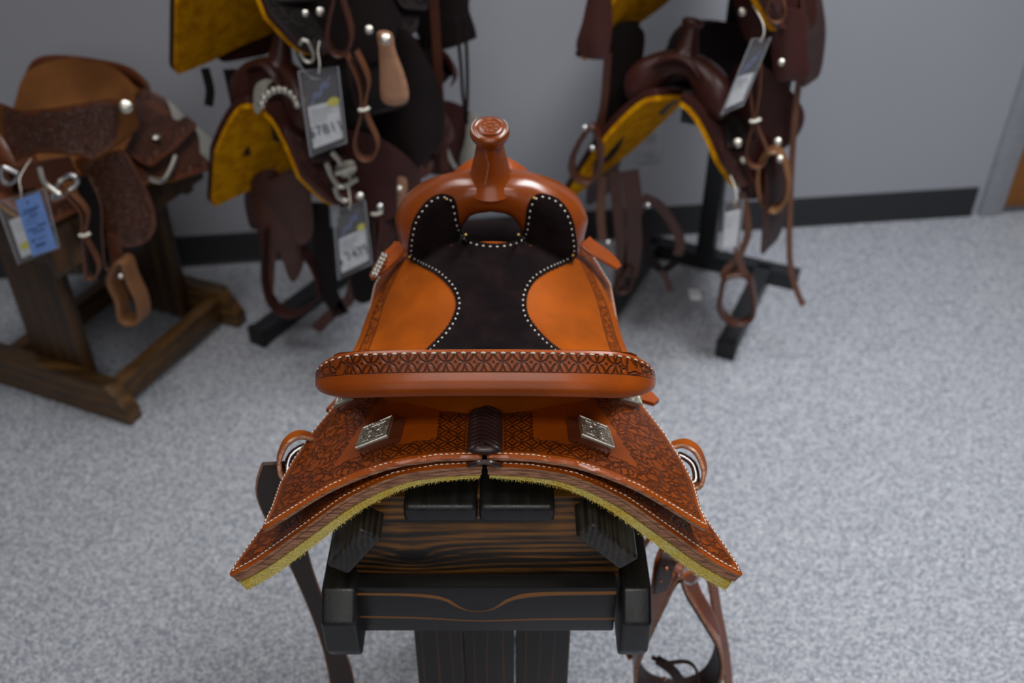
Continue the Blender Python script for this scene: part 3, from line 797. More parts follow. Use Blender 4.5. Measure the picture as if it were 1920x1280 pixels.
    # small leaves of the seat jockeys, showing below the ends of the cantle
    for pts in ([(700, 725), (655, 733), (628, 748), (611, 766), (622, 767), (650, 752), (690, 745)], [(1130, 725), (1190, 729), (1222, 733), (1236, 748), (1226, 755), (1190, 745), (1150, 742)]):
        w3 = [atZ(a, b, .792 if 640 < a < 1215 else .785) for a, b in pts]; c = sum(w3, V())/len(w3)
        mb = MB(); b = [mb.vert(p) for p in w3]; b2 = [mb.vert(p-V((0, 0, .006))) for p in w3]
        mb.face(b); mb.face(b2[::-1])
        for i in range(len(b)): j = (i+1) % len(b); mb.face((b[i], b[j], b2[j], b2[i]))
        mb.build('seat_jockey_tip', [L_TOOL], root)
    # front wings beside the fork; beads on the left one
    for sg, pts in ((-1, [(752, 455), (742, 470), (722, 492), (706, 510), (696, 520)]), (1, [(1096, 452), (1110, 464), (1130, 477), (1148, 490), (1160, 502)])):
        P3 = [atZ(a, b, z) for (a, b), z in zip(pts, (.845, .838, .83, .822, .815))]
        mb = MB(); strap(mb, P3, lambda u: .034*(1-.55*u**3), .005, (.1*sg, .9, .1), emi=None); o = mb.build('front_jockey', [L_TOOL], root)
        if sg < 0:
            mb = MB()
            for k in range(6):
                for q in range(2):
                    p = atZ(700+k*3.6+q*6, 513-k*7.0+q*2, .836); ball(mb, p, .0042, 10)
            mb.build('concho', SILVER, root, label='beaded silver concho')
    # rigging keeper on the left side, and the one on the right
    for sg in (-1, 1):
        c = atZ(552, 846, .785) if sg < 0 else atZ(1292, 862, .772)
        mb = MB(); pts = [c+V((sg*x, y, z)) for x, y, z in ((-.020, .018, .006), (-.004, .016, .012), (.010, .006, .008), (.017, -.010, -.006), (.012, -.022, -.018), (.000, -.020, -.020), (-.008, -.006, -.012), (-.020, .004, -.008))]
        strap(mb, pts, .032, .0052, (.25*sg, .85, -.45), emi=1, smooth=6); mb.build('rigging_keeper', [L_SEAT, L_EDGE], root)
        mb = MB(); tube(mb, [c+V((sg*x, y, z)) for x, y, z in ((-.012, .014, -.006), (.006, .004, -.010), (.008, -.014, -.022), (-.008, -.012, -.024))], .0045, 10, smooth=4, closed=True); mb.build('rigging_ring', STEEL, root, label='steel rigging ring')
    # hanging billet strap, left
    P3 = [atY(a, b, y) for a, b, y in ((514, 868, .86), (508, 925, .865), (545, 1010, .87), (570, 1075, .87), (604, 1160, .87), (628, 1225, .87), (642, 1285, .87), (650, 1400, .87))]
    mb = MB(); strap(mb, P3, lambda u: .030+.006*math.sin(u*9), .005, (.93, .25, .25), emi=1); mb.build('billet_strap', [L_STRAPD, L_EDGE], root, label='dark hanging billet strap')
    # hanging strap gear, right
    def A(a, b, y): return atY(a, b, y)
    loop = [(1268, 1058, 1.0), (1240, 1110, .99), (1212, 1170, .985), (1193, 1220, .98), (1192, 1262, .98), (1220, 1296, .98), (1275, 1306, .985), (1325, 1286, .995), (1349, 1240, 1.0), (1345, 1190, 1.005), (1318, 1140, 1.005), (1288, 1090, 1.0)]
    mb = MB(); Pl = strap(mb, [A(*p) for p in loop], .066, .006, (.06, .97, -.10), closed=True, emi=1)
    o = mb.build('stirrup_hobble', [L_STRAP, L_EDGE], root)
    lin = MB(); ctr = sum([A(*p) for p in loop], V())/len(loop)
    strap(lin, [A(*p).lerp(ctr, .055) for p in loop], .063, .003, (.06, .97, -.10), closed=True); lin.build('lining', L_LINE, o, label='dark brown lining')
    mb = MB(); strap(mb, [A(*p) for p in ((1268, 1030, .98), (1248, 1070, .955), (1236, 1110, .95), (1218, 1160, .95), (1196, 1215, .955))], lambda u: .048-.030*u, .005, (.88, .35, .3)); mb.build('buckle_tab', L_STRAP, o)
    mb = MB(); strap(mb, [A(*p) for p in ((1270, 1018, .97), (1254, 1050, .945), (1243, 1090, .94), (1238, 1108, .94))], lambda u: .030-.006*u, .005, (.88, .35, .3)); tb = mb.build('reinforcement', L_STRAPD, o)
    for px, py in ((1250, 1066), (1238, 1088), (1262, 1078)):
        mb = MB(); ball(mb, A(px, py, .936), .0030, 8); mb.build('rivet', COPPER, o)
    mb = MB(); strap(mb, [A(*p) for p in ((1318, 1035, 1.03), (1334, 1085, 1.03), (1345, 1150, 1.03), (1358, 1215, 1.03), (1366, 1285, 1.03), (1372, 1400, 1.03))], .020, .007, (.75, .6, 0), emi=1); mb.build('stirrup_leather', [L_STRAP, L_EDGE], root)
    mb = MB(); strap(mb, [A(*p) for p in ((1288, 1075, .99), (1302, 1112, .99), (1326, 1150, .99), (1344, 1190, 1.0))], lambda u: .028-.012*u, .005, (.85, .4, .1)); mb.build('billet', L_STRAP, root)
    mb = MB(); strap(mb, [V((.165, .90, .745)), V((.185, .92, .69)), A(1245, 968, .98), A(1222, 1000, .98), A(1198, 1035, .98)], .036, .005, (.6, .5, .5)); mb.build('latigo_strap', L_SEAT, root)
    mb = MB(); strap(mb, [V((.175, .90, .74)), V((.195, .93, .68)), A(1256, 985, .985), A(1262, 1030, .985)], .026, .005, (.8, .6, 0)); mb.build('billet', L_STRAPD, root)
    mb = MB(); strap(mb, [V((.19, .90, .735)), V((.22, .95, .67)), A(1312, 1000, 1.035), A(1320, 1042, 1.03)], .022, .006, (.75, .6, 0)); mb.build('stirrup_leather', L_STRAP, root)
    mb = MB(); strap(mb, [A(*p) for p in ((1176, 1160, 1.02), (1178, 1195, 1.02), (1192, 1228, 1.02))], .030, .005, (.9, .3, 0)); mb.build('latigo_strap', L_SEAT, root)
    mb = MB(); tube(mb, [A(*p) for p in ((1232, 995, .97), (1245, 1015, .965), (1257, 1028, .965), (1260, 1050, .965))], .0028, 8); mb.build('hook', STEEL, root)
    mb = MB(); tube(mb, [A(*p) for p in ((1272, 1072, .97), (1308, 1050, .975), (1318, 1062, .98), (1303, 1090, .98), (1286, 1092, .975))], .0026, 8, smooth=3, closed=True); mb.build('dee_ring', STEEL, root)
    mb = MB(); tube(mb, [A(*p) for p in ((1222, 1232, .97), (1250, 1242, .965), (1285, 1240, .965), (1305, 1255, .97), (1312, 1300, .97))], .0042, 8, flat=.6)
    strap(mb, [A(*p) for p in ((1232, 1236, .965), (1262, 1258, .96), (1290, 1300, .96))], .016, .004, (.8, .3, -.3)); mb.build('hobble_strap', L_LINE, o)
    mb = MB(); ball(mb, A(1246, 1272, .955), .004, 8); mb.build('rivet', COPPER, o)
main_saddle()

# ------------------------------------------------------------------ the stand under it
def main_stand():
    root = thing('saddle_stand', 'dark stained wooden saddle stand with knotty end boards under the foreground saddle', 'stand', (0, 1.0, 0))
    mb = MB(); box(mb, -.157, .157, .790, .815, .655, .795, .002); mb.build('end_board', W_AMBER, root, label='amber and black grained end board with a knot')
    mb = MB(); box(mb, -.157, .157, 1.235, 1.26, .655, .795, .003); mb.build('end_board', W_AMBER, root)
    mb = MB(); box(mb, -.156, .153, .765, .787, .588, .669, .0025); mb.build('cross_board', W_CROSS, root, label='black cross board with amber growth rings')
    mb = MB(); box(mb, -.156, .153, 1.263, 1.285, .588, .669, .003); mb.build('cross_board', W_CROSS, root)
    for x0, x1 in ((-.0915, -.0095), (-.0075, .0765)):
        mb = MB(); box(mb, x0, x1, .770, 1.28, .773, .799, .007, seg=3); mb.build('slat', W_SLATR, root)
    for sg, (a, b) in ((-1, ((.181, .722), (.138, .783))), (1, ((.171, .742), (.118, .798)))):
        d = V((a[0]-b[0], a[1]-b[1])); L = d.length; ex = V((sg*d.x/L, 0, d.y/L)); ey = V((-sg*abs(d.y)/L*1, 0, -d.x/L)) if sg > 0 else V((abs(d.y)/L, 0, -d.x/L))
        c = V((sg*(a[0]+b[0])/2, 0, (a[1]+b[1])/2))+ey*.014
        mb = MB(); prism(mb, [(-L/2, -.014), (L/2, -.014), (L/2, .014), (-L/2, .014)], V((c.x, .752 if sg < 0 else .745, c.z)), ex, ey, (0, 1, 0), .53, .005, seg=3); mb.build('slat', W_SLAT, root)
    for x0, x1, yy in ((-.195, -.154, .735), (.158, .193, .735)):
        prof = [(yy+.016, .560), (1.29, .560), (1.29, .670), (yy+.028, .670), (yy, .640), (yy+.002, .585)]
        mb = MB(); prism(mb, [(p[0], p[1]) for p in prof], (x0, 0, 0), (0, 1, 0), (0, 0, 1), (1, 0, 0), x1-x0, .005, seg=3); mb.build('side_rail', W_SLATR, root)
    for y0, y1 in ((.835, .858), (1.19, 1.213)):
        xs = (-.103, -.036, .033, .108)
        for a, b in zip(xs, xs[1:]):
            mb = MB(); box(mb, a+.0008, b-.0008, y0, y1, .06, .655, .002); mb.build('post_plank', W_POST, root)
    for y0 in (.80, 1.27):
        mb = MB(); prism(mb, [(-.26, 0), (.26, 0), (.26, .03), (.20, .085), (-.20, .085), (-.26, .03)], (0, y0, 0), (1, 0, 0), (0, 0, 1), (0, 1, 0), .035, .004); mb.build('foot', W_SLAT, root)
    mb = MB(); box(mb, -.02, .02, .83, 1.27, .03, .085, .003); mb.build('stretcher', W_SLAT, root)
main_stand()
# ------------------------------------------------------------------ background saddles, racks, trestle, tags
def bgm(name, col, dark, tool=True, **k): return leather(name, col, dark, tool=tool, **k)
D_RED = bgm('dark_red_leather', (.050, .013, .010), (.012, .004, .003), rough=.5, coat=.05, bdl=False, spec=.3)
D_REDP = bgm('dark_red_leather_plain', (.060, .016, .012), (.012, .004, .003), tool=False, rough=.38, coat=.12, spec=.4)
D_BLK = bgm('near_black_leather', (.013, .0075, .0075), (.004, .003, .003), rough=.6, coat=.0, bdl=False, spec=.2)
D_BRN = bgm('chestnut_leather', (.075, .020, .008), (.03, .009, .004), rough=.4, coat=.15, bdl=False)
B_TOOL = bgm('brown_tooled_leather', (.13, .034, .010), (.022, .007, .004), rough=.4, coat=.15)
B_SEAT = bgm('brown_seat_suede', (.16, .058, .014), (.08, .02, .01), rough=.8, coat=0, tool=False, spec=.2)
TANL = bgm('tan_latigo', (.14, .05, .02), (.06, .02, .01), rough=.45, tool=False)
TANW = plain('pale_stirrup_leather', (.42, .22, .13), .4)
PALEW = plain('tan_stirrup_wood', (.24, .105, .04), .4)
BLKM = plain('black_powder_coat', (.011, .012, .014), .38)
mRed = dict(seat=D_BLK, tool=D_RED, fork=D_REDP, edge=D_REDP, fleece=FL_BG, strap=D_BRN, stir=D_BRN, silver=SILVER)
mBlk = dict(seat=D_BLK, tool=D_BLK, fork=D_RED, edge=D_RED, fleece=FL_BG, strap=D_BLK, stir=D_BLK, silver=SILVER)
mBrn = dict(seat=B_SEAT, tool=B_TOOL, fork=B_TOOL, edge=TANL, fleece=FL_BG, strap=B_TOOL, stir=PALEW, silver=SILVER)
Z_BG = [(.70, .868), (.765, .867), (.88, .858), (1.0, .862), (1.12, .880), (1.3, .905)]
G_BG = [(0, 0), (.04, .002), (.08, .018), (.13, .065), (.18, .130), (.23, .205), (.28, .285)]
SB, FB_ = mkS(G_BG, Z_BG, lambda y: max(.90, 1-.25*(y-.75)))
SK_BG = rcorner([(.0025, .78, 0), (.10, .765, 0), (.20, .745, 0), (.262, .745, .03), (.255, .95, 0), (.235, 1.12, 0), (.235, 1.235, .035), (.16, 1.285, 0), (.03, 1.285, .01), (.0025, 1.2, 0)], 0)
JK_BG = rcorner([(.0025, .775, .002), (.10, .765, 0), (.19, .75, .03), (.205, .85, 0), (.20, .95, .02), (.10, .93, 0), (.0025, .86, 0)], 0)
SK_FAR = rcorner([(.0025, .80, 0), (.10, .79, 0), (.17, .79, .03), (.215, .92, 0), (.245, 1.08, 0), (.285, 1.235, .015), (.18, 1.285, 0), (.03, 1.285, .01), (.0025, 1.2, 0)], 0)
SK_NEAR = rcorner([(.0025, .88, 0), (.10, .88, 0), (.16, .87, 0), (.19, .90, .03), (.195, 1.0, 0), (.20, 1.15, 0), (.20, 1.235, .035), (.16, 1.285, 0), (.03, 1.285, .01), (.0025, 1.2, 0)], 0)
JK_BG = rcorner([(.0025, .82, .002), (.10, .81, 0), (.16, .80, .03), (.17, .88, 0), (.16, .95, .02), (.10, .93, 0), (.0025, .88, 0)], 0)
def frame_M(p, yaw, s, piv, pitch=0): return Matrix.Translation(p) @ Matrix.Rotation(math.radians(yaw), 4, 'Z') @ Matrix.Rotation(math.radians(pitch), 4, 'X') @ Matrix.Scale(s, 4) @ Matrix.Translation(-V(piv))
def rope(mb, pts, Y, r=.004, n=6): tube(mb, [atY(a, b, Y+(c[0] if c else 0)) for a, b, *c in pts], r, n)
def hang(parent, name, pts, Y, width, mat, thick=.004, wdir=(1, 0, 0), emi=None, label=None, closed=False):
    mb = MB(); strap(mb, [atY(p[0], p[1], Y+(p[2] if len(p) > 2 else 0)) for p in pts], width, thick, wdir, emi=1 if emi else None, closed=closed)
    return mb.build(name, [mat, emi] if emi else mat, parent, label=label)
def latigo(parent, top, clip, bot, half, Y, mat=None, w=.016, label=None, th=.005):
    """strap folded into a pear loop, tied with a pale clip"""
    mat = mat or TANL; (tx, ty), (cx, cy), (bx, by) = top, clip, bot; h = by-cy
    pts = [(tx-half*.5, ty), (cx-half*.45, (ty+cy)/2), (cx-3, cy), (bx-half, cy+h*.62), (bx-half*.7, by-h*.08), (bx, by), (bx+half*.7, by-h*.08), (bx+half, cy+h*.62), (cx+3, cy), (cx+half*.45, (ty+cy)/2), (tx+half*.5, ty)]
    o = hang(parent, 'latigo_loop', pts, Y, w, mat, th, (.15, 1, .2), label=label)
    mb = MB(); tube(mb, [atY(cx-9, cy+1, Y-.012), atY(cx, cy+2, Y-.016), atY(cx+11, cy-3, Y-.012)], .0035, 6, smooth=3); mb.build('tie', THREAD, o)
    return o
def slab(parent, name, poly, Y, mat, thick=.005, bulge=.02, r=.001, att=None, label=None, emat=None, h=8):
    cx = sum(p[0] for p in poly)/len(poly); hw = max(abs(p[0]-cx) for p in poly)
    f = lambda a, b, off: atY(a, b, Y+bulge*((a-cx)/hw)**2-off)
    mb = MB(); plate(mb, smooth2(rcorner(poly, 0), 5, True) if len(poly) > 4 else rcorner(poly, 8), f, 0, thick, h, r, att, emi=1 if emat else None)
    # uv from pixels to metres
    mb.uv = [(u*.0012, v*.0012) for u, v in mb.uv]
    return mb.build(name, [mat, emat] if emat else mat, parent, label=label)
def disc(parent, name, px, py, Y, r, mat=None, label=None):
    mb = MB(); c = atY(px, py, Y); rings = []
    d = -rayd(px, py).normalized(); R3 = d.to_track_quat('Z', 'Y').to_matrix()
    for rr, z in ((.3, .45), (.75, .35), (1, .12), (1, -.1)): rings.append([c+R3 @ V((r*rr*math.cos(k*math.pi/7), r*rr*math.sin(k*math.pi/7), r*z)) for k in range(14)])
    mb.loft(rings); return mb.build(name, mat or SILVER, parent, label=label)

# ---- brown saddle on its wooden trestle, left
YAW = 157
pos = V((-1.0, 2.13, 0)); MT = frame_M(pos, YAW, 1, (0, 1, 0))
tr = thing('wooden_trestle', 'brown wooden saddle trestle with splayed feet standing at the left by the wall', 'stand', pos)
def tb(name, fn, mat, **k): mb = MB(); fn(mb); mb.build(name, mat, tr, MT, **k)
for y in (.80, 1.235):
    tb('foot', lambda mb: prism(mb, [(-.23, .0), (.25, .0), (.25, .03), (.20, .105), (-.18, .105), (-.23, .035)], (0, y-.02, 0), (1, 0, 0), (0, 0, 1), (0, 1, 0), .042, .004), W_BGF)
    tb('post', lambda mb: box(mb, -.08, .08, y-.02+(.042 if y < 1 else -.036), y-.02+(.078 if y < 1 else 0), .02, .47, .003), W_BG)
for x in (-.165, .165): tb('beam', lambda mb: box(mb, x-.018, x+.018, .822, 1.215, .02, .085, .003), W_BGF)
for y in (.80, 1.19): tb('end_board', lambda mb: prism(mb, [(-.16, .40), (.16, .40), (.12, .535), (-.12, .535)], (0, y, 0), (1, 0, 0), (0, 0, 1), (0, 1, 0), .03, .003), W_BG)
for x in (-.03, .03): tb('slat', lambda mb: box(mb, x-.028, x+.028, .77, 1.27, .535, .56, .004), W_BG)
for s_ in (-1, 1): tb('slat', lambda mb: prism(mb, [(.155*s_, .41), (.175*s_, .425), (.14*s_, .53), (.12*s_, .52)], (0, .77, 0), (1, 0, 0), (0, 0, 1), (0, 1, 0), .5, .004), W_BG)
MS = frame_M(pos+V((-.02, -.02, -.165)), 162, .92, (0, 1, 0))
sb = thing('western_saddle', 'brown floral-tooled saddle with suede seat and silver corner plates on the wooden trestle at left', 'saddle', pos+V((0, 0, .55)))
SKL = [(.0025, .715, 0), (.10, .705, 0), (.203, .69, 0), (.268, .67, .012), (.265, .76, 0), (.245, .86, 0), (.215, .95, .03), (.19, 1.1, 0), (.18, 1.25, 0), (.14, 1.31, .03), (.0025, 1.29, .002)]
G_L = [(0, 0), (.05, .002), (.095, .010), (.15, .045), (.203, .10), (.253, .16), (.285, .20), (.35, .26)]
SL, FL_ = mkS(G_L, Z_MAIN, lambda y: .97)
JKL = [(.0025, .735, .002), (.10, .728, 0), (.20, .712, .014), (.204, .83, 0), (.20, .94, .02), (.15, .96, 0), (.10, .93, 0), (.0025, .86, 0)]
saddle(sb, MS, mBrn, SL, FL_, False, False, rcorner(SKL, 0), rcorner(JKL, 0))
F2 = lambda x, y, off: (lambda p: V((-p.x, p.y, p.z)))(FL_(x, y, off))
# silver corner plates on skirt and jockey (near side), stirrup-side plate
for pl, off in (([(.262, .678), (.205, .692), (.185, .696), (.215, .72), (.235, .755), (.262, .75)], .004), ([(.197, .718), (.13, .726), (.15, .745), (.172, .77), (.200, .79)], .022)):
    mb = MB(); plate(mb, pl, F2, off, .003, .01, .001); mb.build('corner_plate', SILVER, sb, MS, label='silver corner plate')
mb = MB(); tube(mb, [F2(*p, .012) for p in ((.212, .84), (.222, .885), (.226, .93), (.210, .955))], .0065, 8, smooth=5); mb.build('silver_bar', SILVER, sb, MS)
for x, y in ((.17, .865), (.06, .80), (.16, 1.0)):
    mb = MB(); ball(mb, F2(x, y, .034), .013, 10, sq=(1, 1, .45)); mb.build('concho', SILVER, sb, MS)
# broad tooled seat jockey on the near side
sj = [(-20, 196), (40, 208), (75, 207), (130, 200), (205, 188), (240, 200), (250, 222), (254, 240), (215, 272), (178, 294), (165, 297), (148, 290), (85, 284), (50, 292), (18, 303), (5, 298), (-20, 282)]
slab(sb, 'seat_jockey_border', [(cx_+(cx_-110)*.045, cy_+(cy_-240)*.07) for cx_, cy_ in sj], 1.806, B_SEAT, .005, .12, .0015)
slab(sb, 'seat_jockey', sj, 1.80, B_TOOL, .006, .12, .0015, lambda x, y, d: dict(fl=1. if d > 9 else 0.), emat=TANL)
disc(sb, 'concho', 236, 200, 1.86, .013)
# fender
slab(sb, 'fender', [(140, 300), (185, 290), (232, 282), (262, 330), (285, 380), (292, 425), (270, 456), (232, 462), (205, 440), (180, 385), (160, 340)], 1.93, B_TOOL, .005, .03, .001, lambda x, y, d: dict(fl=1. if d > 9 else 0.), emat=TANL)
hang(sb, 'stirrup_leather', [(212, 440), (218, 480), (224, 515)], 1.93, .030, B_TOOL)
mb = MB(); strap(mb, [atY(a, b, 1.93) for a, b in ((226, 490), (212, 520), (228, 560), (232, 590), (250, 600), (268, 592), (266, 560), (248, 520), (238, 490))], .045, .012, (.35, .9, 0), closed=True); st = mb.build('stirrup', PALEW, sb)
disc(st, 'concho', 226, 518, 1.895, .0055)
# cinch gear on the near side
hang(sb, 'rigging_strap', [(-20, 330), (40, 332), (95, 322), (140, 315)], 1.84, .055, B_TOOL, emi=TANL)
hang(sb, 'cinch_strap', [(150, 330, .02), (172, 380, .03), (175, 440, .03), (182, 500, .03), (196, 515, .03)], 1.86, .040, D_BLK, .006, emi=TANL)
latigo(sb, (118, 350), (158, 440), (172, 522), 13, 1.80)
mb = MB(); rope(mb, [(74, 314), (82, 340), (102, 358), (112, 365)], 1.78, .0052, 8); mb.build('silver_buckle', SILVER, sb, label='bright silver strap end')
mb = MB(); tube(mb, [atY(a, b, 1.80) for a, b in ((108, 345), (130, 328), (145, 340), (125, 360), (98, 372))], .005, 8, closed=True); mb.build('dee_ring', STEEL, sb)
mb = MB(); tube(mb, [atY(a, b, 1.80) for a, b in ((2, 315), (18, 318), (34, 328), (22, 342), (6, 340))], .0045, 8, closed=True); mb.build('dee_ring', STEEL, sb)

# ---- price tags
PVC = bpy.data.materials.new('clear_sleeve'); PVC.use_nodes = True; b_ = PVC.node_tree.nodes['Principled BSDF']
b_.inputs['Base Color'].default_value = (.75, .77, .82, 1); b_.inputs['Alpha'].default_value = .08; b_.inputs['Roughness'].default_value = .18
PAPER = plain('white_card', (.82, .83, .88), .6); BLUEP = plain('pale_blue_card', (.20, .36, .80), .6); YEL = plain('yellow_sticker', (.75, .68, .02), .6)
INK = plain('black_ink', (.03, .03, .05), .6); HEAD = plain('dark_card_header', (.035, .03, .032), .5); SCR = plain('blue_script_ink', (.16, .19, .38), .5); GREYI = plain('grey_ink', (.35, .36, .42), .6)
def tag(label, q, Y, card=None, header=.42, blue=None, price=None, sticker=None, header_on=True):
    q = [atY(a, b, Y) for a, b in q]; root = thing('price_tag', label, 'price tag', (q[0]+q[1])/2, 'price tags hanging from the saddles')
    n = (q[1]-q[0]).cross(q[3]-q[0]).normalized()
    if n.y > 0: n = -n
    bl = lambda Q, u, v, o: Q[0]*(1-u)*(1-v)+Q[1]*u*(1-v)+Q[2]*u*v+Q[3]*(1-u)*v+n*o
    def qp(name, Q, u0, u1, v0, v1, o, th, mat, par=root, lab=None):
        mb = MB(); c = [(u0, v0), (u1, v0), (u1, v1), (u0, v1)]; a = [mb.vert(bl(Q, u, v, o)) for u, v in c]; b = [mb.vert(bl(Q, u, v, o-th)) for u, v in c]
        mb.face(a); mb.face(b[::-1])
        for i in range(4): j = (i+1) % 4; mb.face((a[i], a[j], b[j], b[i]))
        return mb.build(name, mat, par, label=lab)
    sl = qp('clear_sleeve', q, 0, 1, 0, 1, .003, .001, PVC)
    mb = MB(); tube(mb, [bl(q, u, v, .003) for u, v in ((0, 0), (1, 0), (1, 1), (0, 1))], .0016, 6, smooth=0, closed=True); mb.build('sleeve_rim', plain('sleeve_rim', (.36, .37, .40), .3), sl)
    C = [atY(a, b, Y) for a, b in card] if card else q
    cd = qp('card', C, .10 if not card else 0, .92 if not card else 1, header if not card else 0, .93 if not card else 1, .0, .001, PAPER)
    if header_on and not card:
        hd = qp('card_header', q, .10, .92, .12, header, .0, .001, HEAD, cd)
        mb = MB(); 
        for k in range(3): tube(mb, [bl(q, .18+.5*t+.04*k, header-.03-.20*t+.045*math.sin(t*13+k*2)-.02*k, .0012) for t in np.linspace(0, 1, 14)], .0011, 5, smooth=3)
        mb.build('script_lettering', SCR, cd)
    rows = ((.08, .7), (.13, .6), (.18, .75), (.24, .5), (.30, .55)) if not card else ((.15, .6), (.22, .7), (.3, .5))
    mb = MB(); 
    for v, L in rows:
        vv = header+(.93-header)*v*1.3 if not card else v; u = .16
        while u < .16+L*.7:
            l = rnd(.04, .12); a = [mb.vert(bl(C, x, y, .0008)) for x, y in ((u, vv), (u+l, vv), (u+l, vv+.014), (u, vv+.014))]; mb.face(a); u += l+.025
    mb.build('small_print', GREYI, cd, kind='stuff', recalc=False)
    if sticker:
        mb = MB(); u, v, r1, r2 = sticker; ring = [bl(C, u+r1*math.cos(k*.45), v+r2*math.sin(k*.45), .0018) for k in range(14)]; mb.loft([ring, [p-n*.0012 for p in ring]]); mb.build('yellow_sticker', YEL, cd)
    def text(s, u, v, size, mat, par):
        cu = bpy.data.curves.new('lettering', 'FONT'); cu.body = s; cu.size = size; cu.extrude = .0003; cu.align_x = 'CENTER'; cu.materials.append(mat)
        o = bpy.data.objects.new('lettering', cu); COL.objects.link(o)
        ex = (bl(C, 1, .5, 0)-bl(C, 0, .5, 0)).normalized(); ez = n; ey = ez.cross(ex)
        Mx = Matrix((ex, ey, ez)).transposed().to_4x4(); Mx.translation = bl(C, u, v, .0012)
        me = bpy.data.meshes.new_from_object(o); bpy.data.objects.remove(o); me.transform(Mx); link('lettering', me, par)
    if price: text(price, .52, .80, .030, INK, cd)
    if blue:
        Q = [atY(a, b, Y-.010) for a, b in blue]; bc = qp('blue_card', Q, 0, 1, 0, 1, .006, .001, BLUEP, root, 'pale blue hang card')
        mb = MB(); p = bl(Q, .45, .09, .0062); ball(mb, p, .0028, 8); mb.build('eyelet', INK, bc)
        mb = MB()
        for v, u0, u1, hh in ((.20, .18, .80, .03), (.245, .10, .72, .022), (.31, .35, .62, .026), (.37, .14, .55, .012), (.44, .14, .60, .010), (.53, .15, .50, .032), (.50, .55, .85, .04), (.59, .30, .70, .032), (.72, .15, .25, .04), (.73, .40, .75, .022), (.82, .25, .62, .05)):
            u = u0
            while u < u1:
                l = rnd(.03, .08); a = [mb.vert(bl(Q, x, y-.10*(x-.5)*0, .0075)) for x, y in ((u, v), (u+l, v-.004), (u+l, v+hh-.004), (u, v+hh))]; mb.face(a); u += l+.02
        mb.build('print', plain('blue_card_ink', (.04, .07, .2), .6), bc, kind='stuff', recalc=False)
    mb = MB(); tp = bl(q, .5, 0, .002); tube(mb, [bl(q, .5, .05, .004), tp+V((.004, 0, .012)), tp+V((0, .02, .03)), tp+V((-.004, .09, .035))], .0012, 5); mb.build('tie', THREAD, root)
    return root
tag('clear tag with white card and pale blue hang card on the far left saddle', [(-6, 378), (85, 352), (112, 462), (36, 495)], 1.76, card=[(17, 414), (58, 400), (72, 470), (41, 484)], blue=[(31, 374), (76, 357), (109, 462), (63, 478)], sticker=(.60, .72, .50, .10))
tag('upper clear tag with price card and blue script header on the left rack', [(560, 133), (634, 124), (650, 266), (583, 292)], 1.83, price='$7811', sticker=(.78, .43, .16, .055))
tag('lower clear tag with white price card hanging on the left rack above the floor', [(625, 396), (684, 373), (698, 493), (635, 523)], 1.84, price='$ 7475', sticker=(.80, .38, .12, .05))
tag('slanted clear tag sleeve on the middle saddle of the right rack', [(1410, 72), (1444, 70), (1392, 196), (1352, 214)], 1.93, header=.5)
tag('narrow white card hanging near the bottom of the right rack', [(1358, 382), (1394, 372), (1384, 468), (1352, 470)], 1.93, header=.2, header_on=False)

# ---- two steel racks
def rack(label, x, y, yaw, tiers):
    M = frame_M(V((x, y, 0)), yaw, 1, (0, 1.215, 0)); root = thing('saddle_rack', label, 'rack', (x, y, 0))
    def part(name, *a, bev=.004): mb = MB(); box(mb, *a, bev); return mb.build(name, BLKM, root, M)
    for s in (-1, 1):
        part('foot', s*.17-.024, s*.17+.024, .80, 1.21, .0, .05)
        mb = MB(); box(mb, s*.17-.026, s*.17+.026, 1.205, 1.225, .0, .054, .004); mb.build('rubber_cap', plain('rubber_cap', (.006, .006, .007), .6), root, M)
    part('crossbar', -.27, .27, .775, .825, .0, .05)
    part('upright', -.026, .026, .80, .85, .05, 1.75)
    for z in tiers:
        part('arm', -.022, .022, .85, 1.20, z-.022, z+.022)
        for s in (-1, 1):
            mb = MB(); tube(mb, [V((s*.02, .87, z+.01)), V((s*.10, .87, z-.02)), V((s*.14, .88, z-.10))], .011, 8); mb.build('bracket', BLKM, root, M); mb = MB(); tube(mb, [V((s*.02, 1.10, z+.01)), V((s*.06, 1.10, z-.0)), V((s*.10, 1.10, z-.05))], .011, 8); mb.build('bracket', BLKM, root, M)
    return root
SCL = .95
rr = rack('black steel saddle rack carrying dark red saddles, right of the foreground saddle', .435, 2.15, 155, (.64, .97))
rl = rack('black steel saddle rack loaded with dark saddles behind the foreground saddle at left', -.50, 2.05, 150, (.64, .97))
def rsaddle(label, p, yaw, m, fz=.42, stir=True, fender=True):
    root = thing('western_saddle', label, 'saddle', p, 'saddles on the steel racks'); M = frame_M(V(p), yaw, SCL, (0, 1.215, .95), 8)
    saddle(root, M, m, SB, FB_, False, fender, {1: SK_FAR, -1: SK_NEAR}, JK_BG, stir, .014, fz); return root
r_mid = rsaddle('dark red saddle with horn and amber fleece, middle tier of the right rack', (.41, 2.13, .775), 149, mRed, .50, False)
r_top = rsaddle('dark saddle cut off by the top edge, upper tier of the right rack', (.435, 2.13, 1.135), 149, mRed, .56, False)
l_mid = rsaddle('dark saddle with beaded silver gullet and amber fleece, middle tier of the left rack', (-.46, 2.02, .80), 140, dict(mRed, strap=D_BRN, stir=D_BLK, tool=D_RED), .45, False)
l_top = rsaddle('black saddle with broad amber fleece, upper tier of the left rack', (-.475, 2.0, 1.14), 140, mBlk, .56, False)

